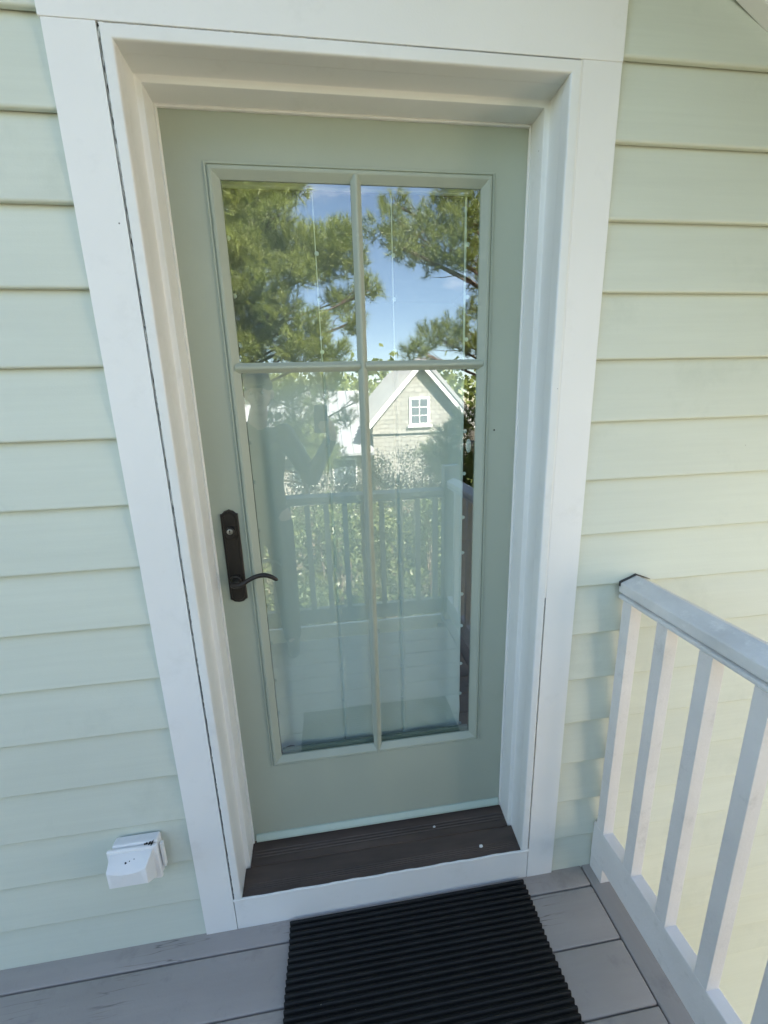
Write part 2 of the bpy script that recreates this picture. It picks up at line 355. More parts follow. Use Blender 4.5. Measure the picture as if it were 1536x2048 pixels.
# ------------------------------------------------------------------ door frame
D = .1455
BL, BR, BT = -.0502, .8995, 2.2573
ST = .122
frame = thing('door_frame', 'white painted door surround with wide casing boards and a stepped jamb', 'door frame', (.42, .0, 0))
obj('casing_board', box(CL, BL - .0006, 0, .024, 0.0, 2.2572, .0006), M['trim'], frame, at=(CL, 0, 0))
obj('casing_board', box(BR + .0006, CRX, 0, .024, -.006, 2.2572, .0006), M['trim'], frame, at=(BR, 0, 0))
obj('casing_board', box(CL - .004, CRX + .0015, -.0012, .024, 2.2575, HEADTOP, .0015), M['trim'], frame, at=(.4, 0, 2.26))
obj('drip_cap', box(CL - .02, CRX + .02, -.03, .02, HEADTOP + .001, HEADTOP + .02, .003), M['trim'], frame, at=(.4, 0, HEADTOP))
def u_frame(name, prof, m, zb, sm=None):
    TLc, TRc = (BL, BT), (BR, BT)
    sides = (((BL, zb), TLc, (1, 0), (1, -1)), (TLc, TRc, (1, -1), (-1, -1)), (TRc, (BR, zb), (-1, -1), (-1, 0)))
    for k, (p0, p1, n0, n1) in enumerate(sides):
        pf = [(i + ((.0022, 0, .0012)[k] if i < .006 and name == 'brickmould' else 0), y) for i, y in prof]
        o = obj(name, sweep_side(p0, p1, n0, n1, pf), m, frame, at=(p0[0], .05, p0[1]))
        if sm: smooth(o, sm)
def arc(cx, cy, r, a0, a1, n=5): return [(cx + r * math.cos(R(a0 + (a1 - a0) * i / n)), cy + r * math.sin(R(a0 + (a1 - a0) * i / n))) for i in range(n + 1)]
u_frame('brickmould', [(.0028, .024), (.0028, -.001), (.0045, -.003), (.0225, -.003), (.0245, -.0022), (.0258, -.0005), (.0262, .004), (.0262, .0298), (.02, .0300)], M['jamb'], ST, 35)
u_frame('jamb', [(.0, .0304), (.0262, .0304), (.0262, .0755)] + [(.0275, .0785), (.0300, .0800), (.0372, .0800), (.0396, .0812), (.0405, .084), (.0405, .1455), (.0405, .19), (.0, .19)], M['jamb'], ST - .02, 35)
u_frame('weatherstrip', [(.0407, .1385), (.0445, .1372), (.0462, .139), (.0462, .1452), (.0407, .1452)], M['trim'], ST + .035)
obj('sill_board', box(BL + .0012, BR - .0012, .0008, .03, -.004, ST - .003, .0012), M['trim'], frame, at=(.4, 0, 0))
b = bmesh.new(); pts = []
for i in range(61):
    t = i / 60; pts.append((BL + .001 + (BR - BL - .002) * t, -.0012 + .0006 * math.sin(t * 37), ST - .0015 + .0011 * math.sin(t * 53) * math.sin(t * 17)))
o = obj('caulk_bead', tube(pts, [(.0032, .0042 + .0008 * math.sin(k * 1.7)) for k in range(61)], 6), M['trim'], frame, at=(.4, 0, ST)); smooth(o)
# peeling caulk in the gap on the left, short pieces on the right
def caulk(x, z0, z1, n, amp, seed):
    r_ = random.Random(seed); P = []; rad = []
    for i in range(n + 1):
        z = z0 + (z1 - z0) * i / n
        P.append((x + amp * (r_.random() - .5), .0035 + .003 * (r_.random() - .4), z)); rad.append((.0005 + .0013 * r_.random() ** 2, .0012))
    o = obj('caulk_strip', tube(P, rad, 6), M['caulk'], frame, at=(x, 0, z0)); smooth(o)
caulk(BL + .0030, .14, 2.25, 210, .0030, 1); caulk(BL + .0012, .9, 2.25, 120, .0016, 4); caulk(BR - .0021, .14, 1.03, 90, .0028, 2)
r_ = random.Random(9); P = [(BL + .004 + .95 * .62 * i / 150, .0015 + .002 * r_.random(), BT - .0012 + .0016 * (r_.random() - .5)) for i in range(151)]
smooth(obj('caulk_strip', tube(P, [(.0006 + .0012 * r_.random() ** 2, .001) for _ in range(151)], 6), M['caulk'], frame, at=(.2, 0, BT)))
gapm = M['black']
obj('gap_shadow_strip', box(BL - .0004, BL + .0048, .008, .0092, .13, 2.2567), gapm, frame, at=(BL, 0, 1))
obj('gap_shadow_strip', box(BR - .0039, BR + .0004, .0003, .0018, 1.03, 2.2567), M['trim'], frame, at=(BR, 0, 1))
obj('gap_shadow_strip', box(BR - .0039, BR + .0004, .008, .0092, .13, 1.029), gapm, frame, at=(BR, 0, .5))
# threshold (two grooved steps)
def groove(y0, z0, y1, z1, spans, dep=.0011):
    P = [(y0, z0)]
    for a, b_, n in spans:
        for i in range(n):
            for k, (f, dd) in enumerate(((.0, 0), (.18, dep), (.5, dep), (.68, 0))):
                t = a + (b_ - a) * (i + f) / n; P.append((y0 + (y1 - y0) * t, z0 + (z1 - z0) * t - dd))
    P.append((y1, z1)); return P
f1 = groove(.0035, ST + .001, .0765, ST + .013, [(.12, .42, 4)])
f2 = groove(.0765, ST + .0175, .150, ST + .031, [(.25, .6, 3)])
obj('threshold', prism(f1 + [(.0765, .095), (.0035, .095)], 'x', BL + .0268, BR - .0268), M['thresh'], frame, at=(.4, .04, ST))
obj('threshold', prism(f2 + [(.150, .095), (.0768, .095)], 'x', BL + .0412, BR - .0412), M['thresh'], frame, at=(.4, .11, ST))

# ------------------------------------------------------------------ door
door = thing('door', 'sage green door with four glass panes and a dark bronze lever', 'door', (.4285, .165, ST + .03))
DX0, DX1, DZ0, DZ1 = -.0062, .8555, .160, 2.2145
ox0, ox1, oz0, oz1 = .079, .7700, .4495, 2.1150
ix0, ix1, iz0, iz1 = .1115, .7395, .4835, 2.0850
b = bmesh.new()
def ring(b, o_, i_, y):
    return ([b.verts.new((x, y, z)) for x, z in o_], [b.verts.new((x, y, z)) for x, z in i_])
orc = [(DX0, DZ0), (DX1, DZ0), (DX1, DZ1), (DX0, DZ1)]; irc = [(ox0 + .004, oz0 + .004), (ox1 - .004, oz0 + .004), (ox1 - .004, oz1 - .004), (ox0 + .004, oz1 - .004)]
O1, I1 = ring(b, orc, irc, D); O2, I2 = ring(b, orc, irc, D + .044)
for i in range(4):
    j = (i + 1) % 4
    b.faces.new((O1[i], O1[j], I1[j], I1[i])); b.faces.new((O2[j], O2[i], I2[i], I2[j]))
    b.faces.new((O1[j], O1[i], O2[i], O2[j])); b.faces.new((I1[i], I1[j], I2[j], I2[i]))
obj('door_slab', b, M['door'], door, at=(.43, .16, .16))
prof = [(.0, D + .004), (.0, D - .0035), (.0012, D - .0048), (.0048, D - .0048), (.0062, D - .0022), (.0078, D - .0022), (.0086, D - .0068), (.0105, D - .0082), (.0155, D - .0082), (.0172, D - .0074), (.0325, D + .0045), (.0325, D + .0105), (.0, D + .0105)]
cs = [((ox0, oz0), (1, 1)), ((ox0, oz1), (1, -1)), ((ox1, oz1), (-1, -1)), ((ox1, oz0), (-1, 1))]
for i in range(4):
    (p0, n0), (p1, n1) = cs[i], cs[(i + 1) % 4]
    obj('glazing_bead', sweep_side(p0, p1, n0, n1, prof), M['door'], door, at=(p0[0], D, p0[1]))
# inner bottom retainer seen behind the glass
obj('spacer_bar', box(ix0 + .002, ix1 - .002, D + .0135, D + .026, iz0 - .004, iz0 + .010, .002), simple('spacer', (.22, .27, .24), .5), door, at=(.42, D, iz0))
for xx in (ix0 - .006, ix1 + .001):
    obj('spacer_bar', box(xx, xx + .005, D + .0135, D + .026, iz0, iz1), simple('spacer', (.10, .11, .10), .5), door, at=(xx, D, 1))
# muntins
VX, HZ = .4240, 1.6690
MW = .0125
def mprof(c): return [(c - MW, D + .005), (c - MW, D + .001), (c - MW + .003, D - .001), (c - MW + .0055, D - .0055), (c - MW + .009, D - .0085), (c - .002, D - .0095), (c + .002, D - .0095), (c + MW - .009, D - .0085), (c + MW - .0055, D - .0055), (c + MW - .003, D - .001), (c + MW, D + .001), (c + MW, D + .005)]
b = bmesh.new(); A = [b.verts.new((x, y, iz0 - .024)) for x, y in mprof(VX)]; Bv = [b.verts.new((x, y, iz1 + .012)) for x, y in mprof(VX)]
Tip = [b.verts.new((VX + (x - VX) * .45, min(y + .004, D + .005), iz0 - .032)) for x, y in mprof(VX)]
for P, Q in ((A, Bv), (Tip, A)):
    for i in range(12): b.faces.new((P[i], P[(i + 1) % 12], Q[(i + 1) % 12], Q[i]))
b.faces.new(Tip); b.faces.new(Bv[::-1])
smooth(obj('muntin', b, M['door'], door, at=(VX, D, 1.2)), 30)
for x0, x1 in ((ix0 - .010, VX - .0065), (VX + .0065, ix1 + .010)):
    P = [(y, z) for z, y in mprof(HZ)]
    smooth(obj('muntin', prism(P, 'x', x0, x1), M['door'], door, at=((x0 + x1) / 2, D, HZ)), 30)
# panes
for x0, x1, z0, z1 in ((ix0 - .01, VX - .0002, iz0 - .01, HZ - .0002), (VX + .0002, ix1 + .01, iz0 - .01, HZ - .0002), (ix0 - .01, VX - .0002, HZ + .0002, iz1 + .01), (VX + .0002, ix1 + .01, HZ + .0002, iz1 + .01)):
    obj('glass_pane', box(x0, x1, D + .0068, D + .0098, z0, z1), M['glass'], door, at=((x0 + x1) / 2, D + .008, (z0 + z1) / 2))
# sweep
obj('door_sweep', prism([(D - .001, .187), (D - .0055, .186), (D - .011, .172), (D - .011, .163), (D - .002, .161), (D - .001, .161)], 'x', .004, .850, .0006), M['sweep'], door, at=(.43, D, .17))
obj('dirt_speck', disc_y(.7905, 1.4905, D - .002, D - .0001, .0024, 9, bev=.0006), M['stain'], door, at=(.79, D, 1.49))
# handle set
px0, px1, pz0, pz1 = .0185, .0650, 1.043, 1.293
def plate_poly(g):
    c = (px0 + px1) / 2; w = (px1 - px0) / 2 - g
    top = [(c + w, pz1 - g), (c + w * .80, pz1 + .0012 - g), (c + w * .50, pz1 + .0082 - g), (c, pz1 + .0125 - g), (c - w * .50, pz1 + .0082 - g), (c - w * .80, pz1 + .0012 - g), (c - w, pz1 - g)]
    bot = [(c - w, pz0 + g), (c - w * .82, pz0 - .002 + g), (c - w * .55, pz0 - .0075 + g), (c, pz0 - .010 + g), (c + w * .55, pz0 - .0075 + g), (c + w * .82, pz0 - .002 + g), (c + w, pz0 + g)]
    return top + bot
b = bmesh.new(); rings = []
for g, y in ((0, D), (0, D - .0045), (.0018, D - .0062), (.0058, D - .0062), (.0072, D - .0088)):
    rings.append([b.verts.new((x, y, z)) for x, z in plate_poly(g)])
for a, c in zip(rings, rings[1:]):
    for k in range(14): b.faces.new((a[k], a[(k + 1) % 14], c[(k + 1) % 14], c[k]))
b.faces.new(rings[-1]); b.faces.new(rings[0][::-1])
plate = obj('handle_plate', b, M['bronze'], door, at=(.042, D, 1.17))
b = bmesh.new()
LKX, LKZ = .0440, 1.2480
# oval lock housing, taller than wide
poly = [(LKX + .0135 * math.cos(a), LKZ - .004 + (.019 if math.sin(a) < 0 else .0165) * math.sin(a)) for a in np.linspace(0, 2 * math.pi, 24, endpoint=False)]
smooth(obj('lock_housing', prism(poly, 'y', D - .023, D - .008, .002), M['bronze'], plate, at=(LKX, D, LKZ)), 35)
smooth(obj('key_cylinder', disc_y(LKX, LKZ, D - .0262, D - .020, .0078, 24, bev=.0008), M['steel'], plate, at=(LKX, D, LKZ)), 35)
obj('keyway', prism([(LKX - .0007, LKZ - .0045), (LKX + .0009, LKZ - .0045), (LKX + .0009, LKZ + .001), (LKX + .0022, LKZ + .0025), (LKX + .0012, LKZ + .0052), (LKX - .0014, LKZ + .0052), (LKX - .002, LKZ + .0022), (LKX - .0007, LKZ + .001)], 'y', D - .0267, D - .0255), M['black'], plate, at=(LKX, D, LKZ))
HBX, HBZ = .0415, 1.1045
b = disc_y(HBX, HBZ, D - .022, D - .008, .0155, 24, bev=.003)
tube([(HBX, D - .020, HBZ), (HBX, D - .038, HBZ), (HBX, D - .046, HBZ)], [.0115, .0105, .009], 16, b)
LP = []; rad = []
KP = [(HBX - .003, D - .040, HBZ - .002), (.050, D - .048, HBZ - .003), (.066, D - .051, HBZ + .001), (.085, D - .0515, HBZ + .0125), (.105, D - .0515, HBZ + .0205), (.125, D - .0515, HBZ + .0225), (.143, D - .050, HBZ + .0165), (.156, D - .048, HBZ + .0065), (.1595, D - .0475, HBZ + .0025)]
KR = [(.009, .0095), (.0088, .0085), (.0078, .0070), (.007, .0062), (.0065, .0064), (.006, .0064), (.0056, .0062), (.0048, .0052), (.002, .0022)]
V = [Vector(p) for p in KP]
for i in range(len(V) - 1):
    p0, p1, p2, p3 = V[max(i - 1, 0)], V[i], V[i + 1], V[min(i + 2, len(V) - 1)]
    for k in range(4):
        t = k / 4
        LP.append(.5 * ((2 * p1) + (p2 - p0) * t + (2 * p0 - 5 * p1 + 4 * p2 - p3) * t * t + (3 * p1 - p0 - 3 * p2 + p3) * t ** 3))
        rad.append(tuple(KR[i][q] * (1 - t) + KR[i + 1][q] * t for q in (0, 1)))
LP.append(V[-1]); rad.append(KR[-1])
tube(LP, rad, 12, b)
smooth(obj('lever', b, M['bronze'], plate, at=(HBX, D, HBZ)), 50)

# ------------------------------------------------------------------ shade behind the glass
shade = thing('window_shade', 'pale fabric window shade with small round buttons hanging behind the door glass', 'window shade', (.41, .195, .47))
SX0, SX1, SZ0, SZ1, SZT = .101, .7175, .466, 1.672, 2.085
SEAMS = (.3195, .5165)
def sy(x, z):
    y = .193
    t = (x - SX0)
    y += -.010 * math.exp(-(t / .012) ** 2) + .010 * math.exp(-((t - .034) / .018) ** 2) * (1 - .3 * math.sin(z * 3))
    t = SX1 - x
    y += .006 * math.exp(-((t - .040) / .022) ** 2) * (1.2 - .5 * z / 2)
    for s in SEAMS: y += .0065 * math.exp(-((x - s) / .0032) ** 2) - .0028 * math.exp(-((x - s - .006) / .004) ** 2)
    y += .0036 * math.sin(x * 9 + z * 1.3) + .0022 * math.sin(x * 23 - z * 1.1) + .0012 * math.sin(x * 41 + z * .7)
    k = max(0, 1 - (z - SZ0) / .35)
    y += k * (.0045 * math.sin((x * 1.0 + z * .9) * 62 + 2 * math.sin(x * 14)) * (x > .53) * min(1, (x - .53) / .1) + .0022 * math.sin((z * 1.2 - x * .25) * 48) * (x < .52))
    return y
b = bmesh.new(); nx, nz_ = 240, 110; rows = []
for j in range(nz_ + 1):
    z = SZ0 + (SZ1 - SZ0) * (j / nz_) ** 1.3
    zc = lambda x: SZ0 + (z - SZ0) * (1 - .022 * (max(0, 1 - (x - SX0) / .03) ** 2 + max(0, 1 - (SX1 - x) / .03) ** 2))
    rows.append([b.verts.new((SX0 + (SX1 - SX0) * i / nx, sy(SX0 + (SX1 - SX0) * i / nx, z), zc(SX0 + (SX1 - SX0) * i / nx) + (.004 * math.sin(i / nx * 9) if j == 0 else 0))) for i in range(nx + 1)])
for j in range(nz_):
    for i in range(nx): b.faces.new((rows[j][i], rows[j][i + 1], rows[j + 1][i + 1], rows[j + 1][i]))
fab = obj('fabric', b, M['shade'], shade, at=(.41, .19, 1.2)); smooth(fab, 80)
so = fab.modifiers.new('thick', 'SOLIDIFY'); so.thickness = .0015; so.offset = 1
hem = obj('edge_binding', tube([(SX0 + .003, sy(SX0, z) - .002, z) for z in np.linspace(SZ0, SZT, 40)], .0035, 6), M['shade'], shade, at=(SX0, .18, 1.2)); smooth(hem)
hem = obj('edge_binding', tube([(SX1 - .003, sy(SX1, z) - .001, z) for z in np.linspace(SZ0, SZT, 40)], .003, 6), M['shade'], shade, at=(SX1, .18, 1.2)); smooth(hem)
snap0 = None
for x, zs in ((SX0 + .008, np.linspace(.62, 1.98, 12)), (SEAMS[0] + .002, np.linspace(.50, 1.95, 13)), (SEAMS[1] + .002, np.linspace(.49, 1.95, 13)), (SX1 + .003, np.linspace(.475, 1.98, 13))):
    for z in zs:
        x_ = x + random.uniform(-.0012, .0012); z = z + random.uniform(-.012, .012); y = sy(min(max(x_, SX0), SX1), z) - .003
        if snap0 is None:
            snap0 = smooth(obj('snap_button', disc_y(x_, z, y - .0018, y + .0018, .0058, 14, bev=.0012), M['snap'], shade, at=(x_, y, z)), 40)
        else: copy(snap0, Vector((x_, y, z)) - shade.location, shade)
for sx in SEAMS: obj('seam_strip', box(sx - .0011, sx + .0011, .190, .1912, SZ1 + .002, SZT), M['shade'], shade, at=(sx, .19, 1.9))
obj('hem_rail', box(SX0 - .002, SX1 + .01, .183, .20, SZT + .001, SZT + .03, .003), M['shade'], shade, at=(.4, .19, SZ1))
me_ = bmesh.new(); gx_ = [SX0 + (SX1 - SX0) * i / 20 for i in range(21)]; gz_ = [SZ1 + .003 + (SZT - SZ1 - .003) * i / 12 for i in range(13)]
vv = [[me_.verts.new((x, sy(x, z) + .001, z)) for x in gx_] for z in gz_]
for j in range(12):
    for i in range(20): me_.faces.new((vv[j][i], vv[j][i + 1], vv[j + 1][i + 1], vv[j + 1][i]))
haze_mat = bpy.data.materials.new('haze_sheer'); haze_mat.use_nodes = True; n_ = haze_mat.node_tree.nodes; l_ = haze_mat.node_tree.links.new
n_.remove(n_['Principled BSDF']); t_ = n_.new('ShaderNodeBsdfTransparent'); d_ = n_.new('ShaderNodeBsdfDiffuse'); d_.inputs[0].default_value = (.62, .68, .62, 1); m_ = n_.new('ShaderNodeMixShader'); m_.inputs[0].default_value = .27  # added veil: the diffuse part lays a haze over the upper panes
l_(t_.outputs[0], m_.inputs[1]); l_(d_.outputs[0], m_.inputs[2]); l_(m_.outputs[0], n_['Material Output'].inputs['Surface'])
smooth(obj('haze_panel', me_, haze_mat, shade, at=(.41, .19, 1.9)), 80)
hc = obj('cord_cleat', disc_y(.728, 1.4455, .176, .186, .0075, 20, .020, .003), M['plastic'], shade, at=(.728, .18, 1.4455)); smooth(hc, 40)

# ------------------------------------------------------------------ deck
deck = struct(bpy.data.objects.new('deck', None)); COL.objects.link(deck); deck.location = (0, -.7, 0)
DBX0, DBX1 = -2.6, 1.0985
def dboard(y0, y1, x0=DBX0, x1=DBX1):
    return box(x0, x1, y0, y1, -.032, 0, .0045, None, 3)
smooth(obj('deck_board', dboard(-.0545, .023), M['deck'], deck, at=(DBX0, -.0545, 0)), 60)
d0 = smooth(obj('deck_board', dboard(-.2005, -.0583), M['deck'], deck, at=(DBX0, -.2005, 0)), 60)
for i in range(1, 9): copy(d0, d0.location + Vector((0, -.1455 * i, 0)), deck)
smooth(obj('deck_board', box(1.1022, 1.242, -1.52, .022, -.032, .0005, .0045, None, 3), M['deckY'], deck, at=(1.17, -.7, 0)), 60)
for x in (-2.4, -1.8, -1.2, -.6, 0, .6, 1.08, 1.22):
    obj('joist', box(x - .02, x + .02, -1.48, .02, -.2, -.033), M['joist'], deck, at=(x, -.7, -.1))
obj('rim_board', box(1.243, 1.262, -1.55, .003, -.22, -.002, .002), M['rail'], deck, at=(1.25, -.7, -.1))
obj('rim_board', box(-2.62, 1.262, -1.572, -1.5505, -.22, -.002, .002), M['rail'], deck, at=(-.6, -1.56, -.1))
for x in (-2.4, 1.2):
    obj('deck_post', box(x - .06, x + .06, -1.5, -1.38, GZ - .1, -.2, .004), M['rail'], deck, at=(x, -1.45, GZ))

# ------------------------------------------------------------------ railings
def cap_poly(c): return [(c - .040, .997), (c - .041, 1.022), (c - .0415, 1.0255), (c - .037, 1.0285), (c - .037, 1.0315), (c - .0425, 1.0335), (c - .0435, 1.0545), (c - .0415, 1.0575), (c + .002, 1.0755), (c + .042, 1.0580), (c + .0435, 1.0545), (c + .0425, 1.0335), (c + .037, 1.0315), (c + .037, 1.0285), (c + .0415, 1.0255), (c + .040, .997)]
rail = thing('railing', 'white painted railing with square balusters running out from the right wall', 'railing', (1.15, -.7, 0))
c = 1.1680
P = [(x, z + (.0 if z > 1.02 else .004)) for x, z in cap_poly(c)]
P = [(c - .036, 1.005), (c - .0425, 1.0085), (c - .0435, 1.0135), (c - .0425, 1.0185), (c - .039, 1.0205), (c - .033, 1.0215), (c - .033, 1.0265), (c - .0435, 1.0285), (c - .0445, 1.0315), (c - .0445, 1.0545), (c - .0425, 1.0575), (c + .002, 1.0755), (c + .042, 1.0580), (c + .0445, 1.0545), (c + .0445, 1.0315), (c + .033, 1.0285), (c + .033, 1.0215), (c + .0435, 1.0135), (c + .036, 1.005)]
obj('handrail', prism(P, 'y', -1.46, .0025), M['cap'], rail, at=(c, -.7, 1.03))
obj('flashing', prism([(c - .0458, 1.046), (c - .0458, 1.0588), (c - .042, 1.0612), (c - .012, 1.0722), (c + .002, 1.0795), (c + .046, 1.0615), (c + .046, 1.0598), (c + .002, 1.0768), (c - .0425, 1.0585), (c - .0455, 1.0565), (c - .0455, 1.046)], 'y', -.0035, .004), M['flash'], rail, at=(c, 0, 1.06))
bot = [(1.130, .062), (1.130, .1885), (1.132, .1905), (1.1660, .1905), (1.169, .187), (1.169, .062)]
obj('bottom_rail', prism(bot, 'y', -1.46, .0025, .001), M['rail'], rail, at=(1.15, -.7, .12))
obj('rail_foot', box(1.1302, 1.168, -.058, .002, .0006, .0618, .002), M['rail'], rail, at=(1.15, -.03, 0))
obj('rail_foot', box(1.1302, 1.168, -.80, -.74, .0006, .0618, .002), M['rail'], rail, at=(1.15, -.77, 0))
b0 = None
for k in range(11):
    y1 = -.0098 - .1273 * k
    if b0 is None: b0 = obj('baluster', box(1.1300, 1.1650, y1 - .0345, y1, .1907, 1.0049, .0012), M['rail'], rail, at=(1.1475, y1 - .017, .6))
    else: copy(b0, b0.location + Vector((0, -.1273 * k, 0)), rail)
back = thing('railing', 'railing across the outer edge of the deck, coloured dark for its shade, facing the door', 'railing', (-.6, -1.5, 0))
P = [(-1.5 + (x - c), z - .065) for x, z in P]
obj('handrail', prism(P, 'x', -2.55, 1.105), M['rail_shade'], back, at=(-.6, -1.5, 1))
obj('bottom_rail', box(-2.55, 1.105, -1.52, -1.48, .06, .17, .002), M['rail_shade'], back, at=(-.6, -1.5, .1))
obj('post', box(1.11, 1.215, -1.552, -1.4605, .001, 1.16, .003), M['rail_shade'], back, at=(1.17, -1.5, 0))
b0 = None
for k in range(28):
    x = 1.05 - .1273 * k
    if b0 is None: b0 = obj('baluster', box(x - .0175, x + .0175, -1.518, -1.483, .1705, .9395, .0012), M['rail_shade'], back, at=(x, -1.5, .6))
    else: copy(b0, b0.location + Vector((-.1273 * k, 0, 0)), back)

# ------------------------------------------------------------------ door mat
b = bmesh.new(); PIT = .0155; mx0, mx1, my0 = .1125, .8795, -.0085
rows = []; n_r = 40; SEG = 8
for i in range(n_r * SEG + 1):
    y = my0 - PIT * i / SEG; ph = (i % SEG) / SEG
    z = .0035 + .0085 * max(0, math.sin(math.pi * min(1, ph / .72))) ** .35 if ph < .72 else .0035
    e = .0016 * (1 if ph < .72 else 0) * math.sin(math.pi * min(1, ph / .72))
    wob = .0015 * math.sin(i * .05)
    rows.append([b.verts.new((xx, y , zz)) for xx, zz in ((mx0 - e + wob, .0004), (mx0 - e + wob, z - .0015), (mx0 + .002 + wob, z), (.3, z), (.5, z), (.7, z), (mx1 - .002 + wob, z), (mx1 + e + wob, z - .0015), (mx1 + e + wob, .0004))])
for a, c2 in zip(rows, rows[1:]):
    for k in range(8): b.faces.new((a[k], a[k + 1], c2[k + 1], c2[k]))
    b.faces.new((a[0], c2[0], c2[8], a[8]))
b.faces.new(rows[0]); b.faces.new(rows[-1][::-1])
matO = smooth(obj('doormat', b, M['rubber'], at=(.5, -.3, 0)), 50); tag(matO, 'black ribbed rubber doormat on the grey deck in front of the threshold', 'doormat')

# ------------------------------------------------------------------ outlet cover
ou = thing('outlet_cover', 'white plastic weatherproof outlet cover with mildew marks, low on the siding left of the door', 'outlet cover', (-.275, 0, .30))
obj('base_plate', box(-.338, -.219, -.018, .012, .292, .412, .006, None, 3), M['plastic'], ou, at=(-.27, 0, .35))
b = box(-.3475, -.2165, -.030, -.0185, .2905, .4085, .005, None, 3)
smooth(obj('flange', b, M['plastic'], ou, at=(-.28, -.02, .35)), 40)
# hood: sloped top, curved lower edge of the slope, tapered sides, open bottom
b = bmesh.new()
xs = np.linspace(0, 1, 11); rings = []
for t in xs:
    u = 2 * t - 1; cv = .010 * (1 - u * u)
    xb = -.338 + .112 * t; xf = -.3330 + .1010 * t; xm = -.3345 + .1045 * t
    rings.append([b.verts.new((xb, -.0302, .400)), b.verts.new((xb, -.0345, .399)), b.verts.new((xf, -.0665 - cv * .15, .3870 - cv)), b.verts.new((xf, -.0690 - cv * .15, .3835 - cv)), b.verts.new((xf, -.0700, .334)), b.verts.new((xf, -.068, .3315)), b.verts.new((xm, -.0302, .2990))])
for a, c2 in zip(rings, rings[1:]):
    for k in range(6): b.faces.new((a[k], a[k + 1], c2[k + 1], c2[k]))
b.faces.new(rings[0]); b.faces.new(rings[-1][::-1])
bmesh.ops.recalc_face_normals(b, faces=b.faces)
ed = [e for e in b.edges if len(e.link_faces) == 2 and e.calc_face_angle(0) > .9]
bmesh.ops.bevel(b, geom=ed, offset=.003, segments=3, affect='EDGES', profile=.5)
smooth(obj('hood', b, M['plastic'], ou, at=(-.28, -.05, .35)), 35)
obj('hinge_tab', box(-.2168, -.2085, -.016, -.004, .312, .395, .002), M['plastic'], ou, at=(-.212, -.01, .35))
def blot(cx, cz, y, w, h, seed, tilt=0):
    r_ = random.Random(seed); n = 12
    P = []
    for k in range(n):
        a = 2 * math.pi * k / n; q = .55 + .6 * r_.random()
        P.append((cx + w * q * math.cos(a), cz + h * q * math.sin(a)))
    b = bmesh.new(); vs = [b.verts.new((x, y - (z - cz) * tilt, z)) for x, z in P]; vt = [b.verts.new((x, y - .0004 - (z - cz) * tilt, z + .0001)) for x, z in P]
    b.faces.new(vt); b.faces.new(vs[::-1])
    for k in range(n): b.faces.new((vs[k], vs[(k + 1) % n], vt[(k + 1) % n], vt[k]))
    return b
for (cx, cz, y, w, h, s) in ((-.2450, .4040, -.0190, .006, .0018, 1), (-.2355, .4050, -.0190, .004, .0030, 2), (-.2290, .4035, -.0188, .003, .004, 3)):
    b = bmesh.new(); r_ = random.Random(s); n = 12
    P = [(cx + w * (.5 + .7 * r_.random()) * math.cos(2 * math.pi * k / n), y - .004 + 2.2 * h * (.5 + .7 * r_.random()) * math.sin(2 * math.pi * k / n)) for k in range(n)]
    obj('mildew_mark', prism(P, 'z', .4119, .4124), M['stain'], ou, at=(cx, y, .412))

for (cx, cy, w, s) in ((-.2905, -.0505, .0042, 6), (-.2815, -.0480, .0026, 7), (-.2700, -.0455, .0022, 8)):
    r_ = random.Random(s); n = 9
    P = [(cx + w * (.3 + .8 * r_.random()) * math.cos(2 * math.pi * k / n), cy + .55 * w * (.3 + .9 * r_.random()) * math.sin(2 * math.pi * k / n)) for k in range(n)]
    t_ = (-.0345 - cy) / .032; cv = .010 * (1 - (2 * (cx + .333) / .101 - 1) ** 2)
    zz = .399 - t_ * (.012 + cv)
    b = prism(P, 'z', zz - .0006, zz + .0010)
    for v in b.verts: v.co.z += (v.co.y - cy) * (.012 + cv) / .032
    obj('mildew_mark', b, M['stain'], ou, at=(cx, cy, zz))

# ------------------------------------------------------------------ paint chips
def chip(x, y, z, s, seed, label):
    r_ = random.Random(seed); P = [(x + s * (.7 + .5 * r_.random()) * math.cos(k * .785), y + s * .8 * (.7 + .5 * r_.random()) * math.sin(k * .785)) for k in range(8)]
    tag(obj('paint_chip', prism(P, 'z', z, z + .0016, .0004), M['chip'], at=(x, y, z)), label, 'paint chip')
chip(.746, .030, ST + .0058, .0075, 3, 'larger white paint chip near the front right end of the dark threshold')
chip(.605, .106, ST + .0232, .0046, 5, 'smaller white paint chip on the upper step of the dark threshold')

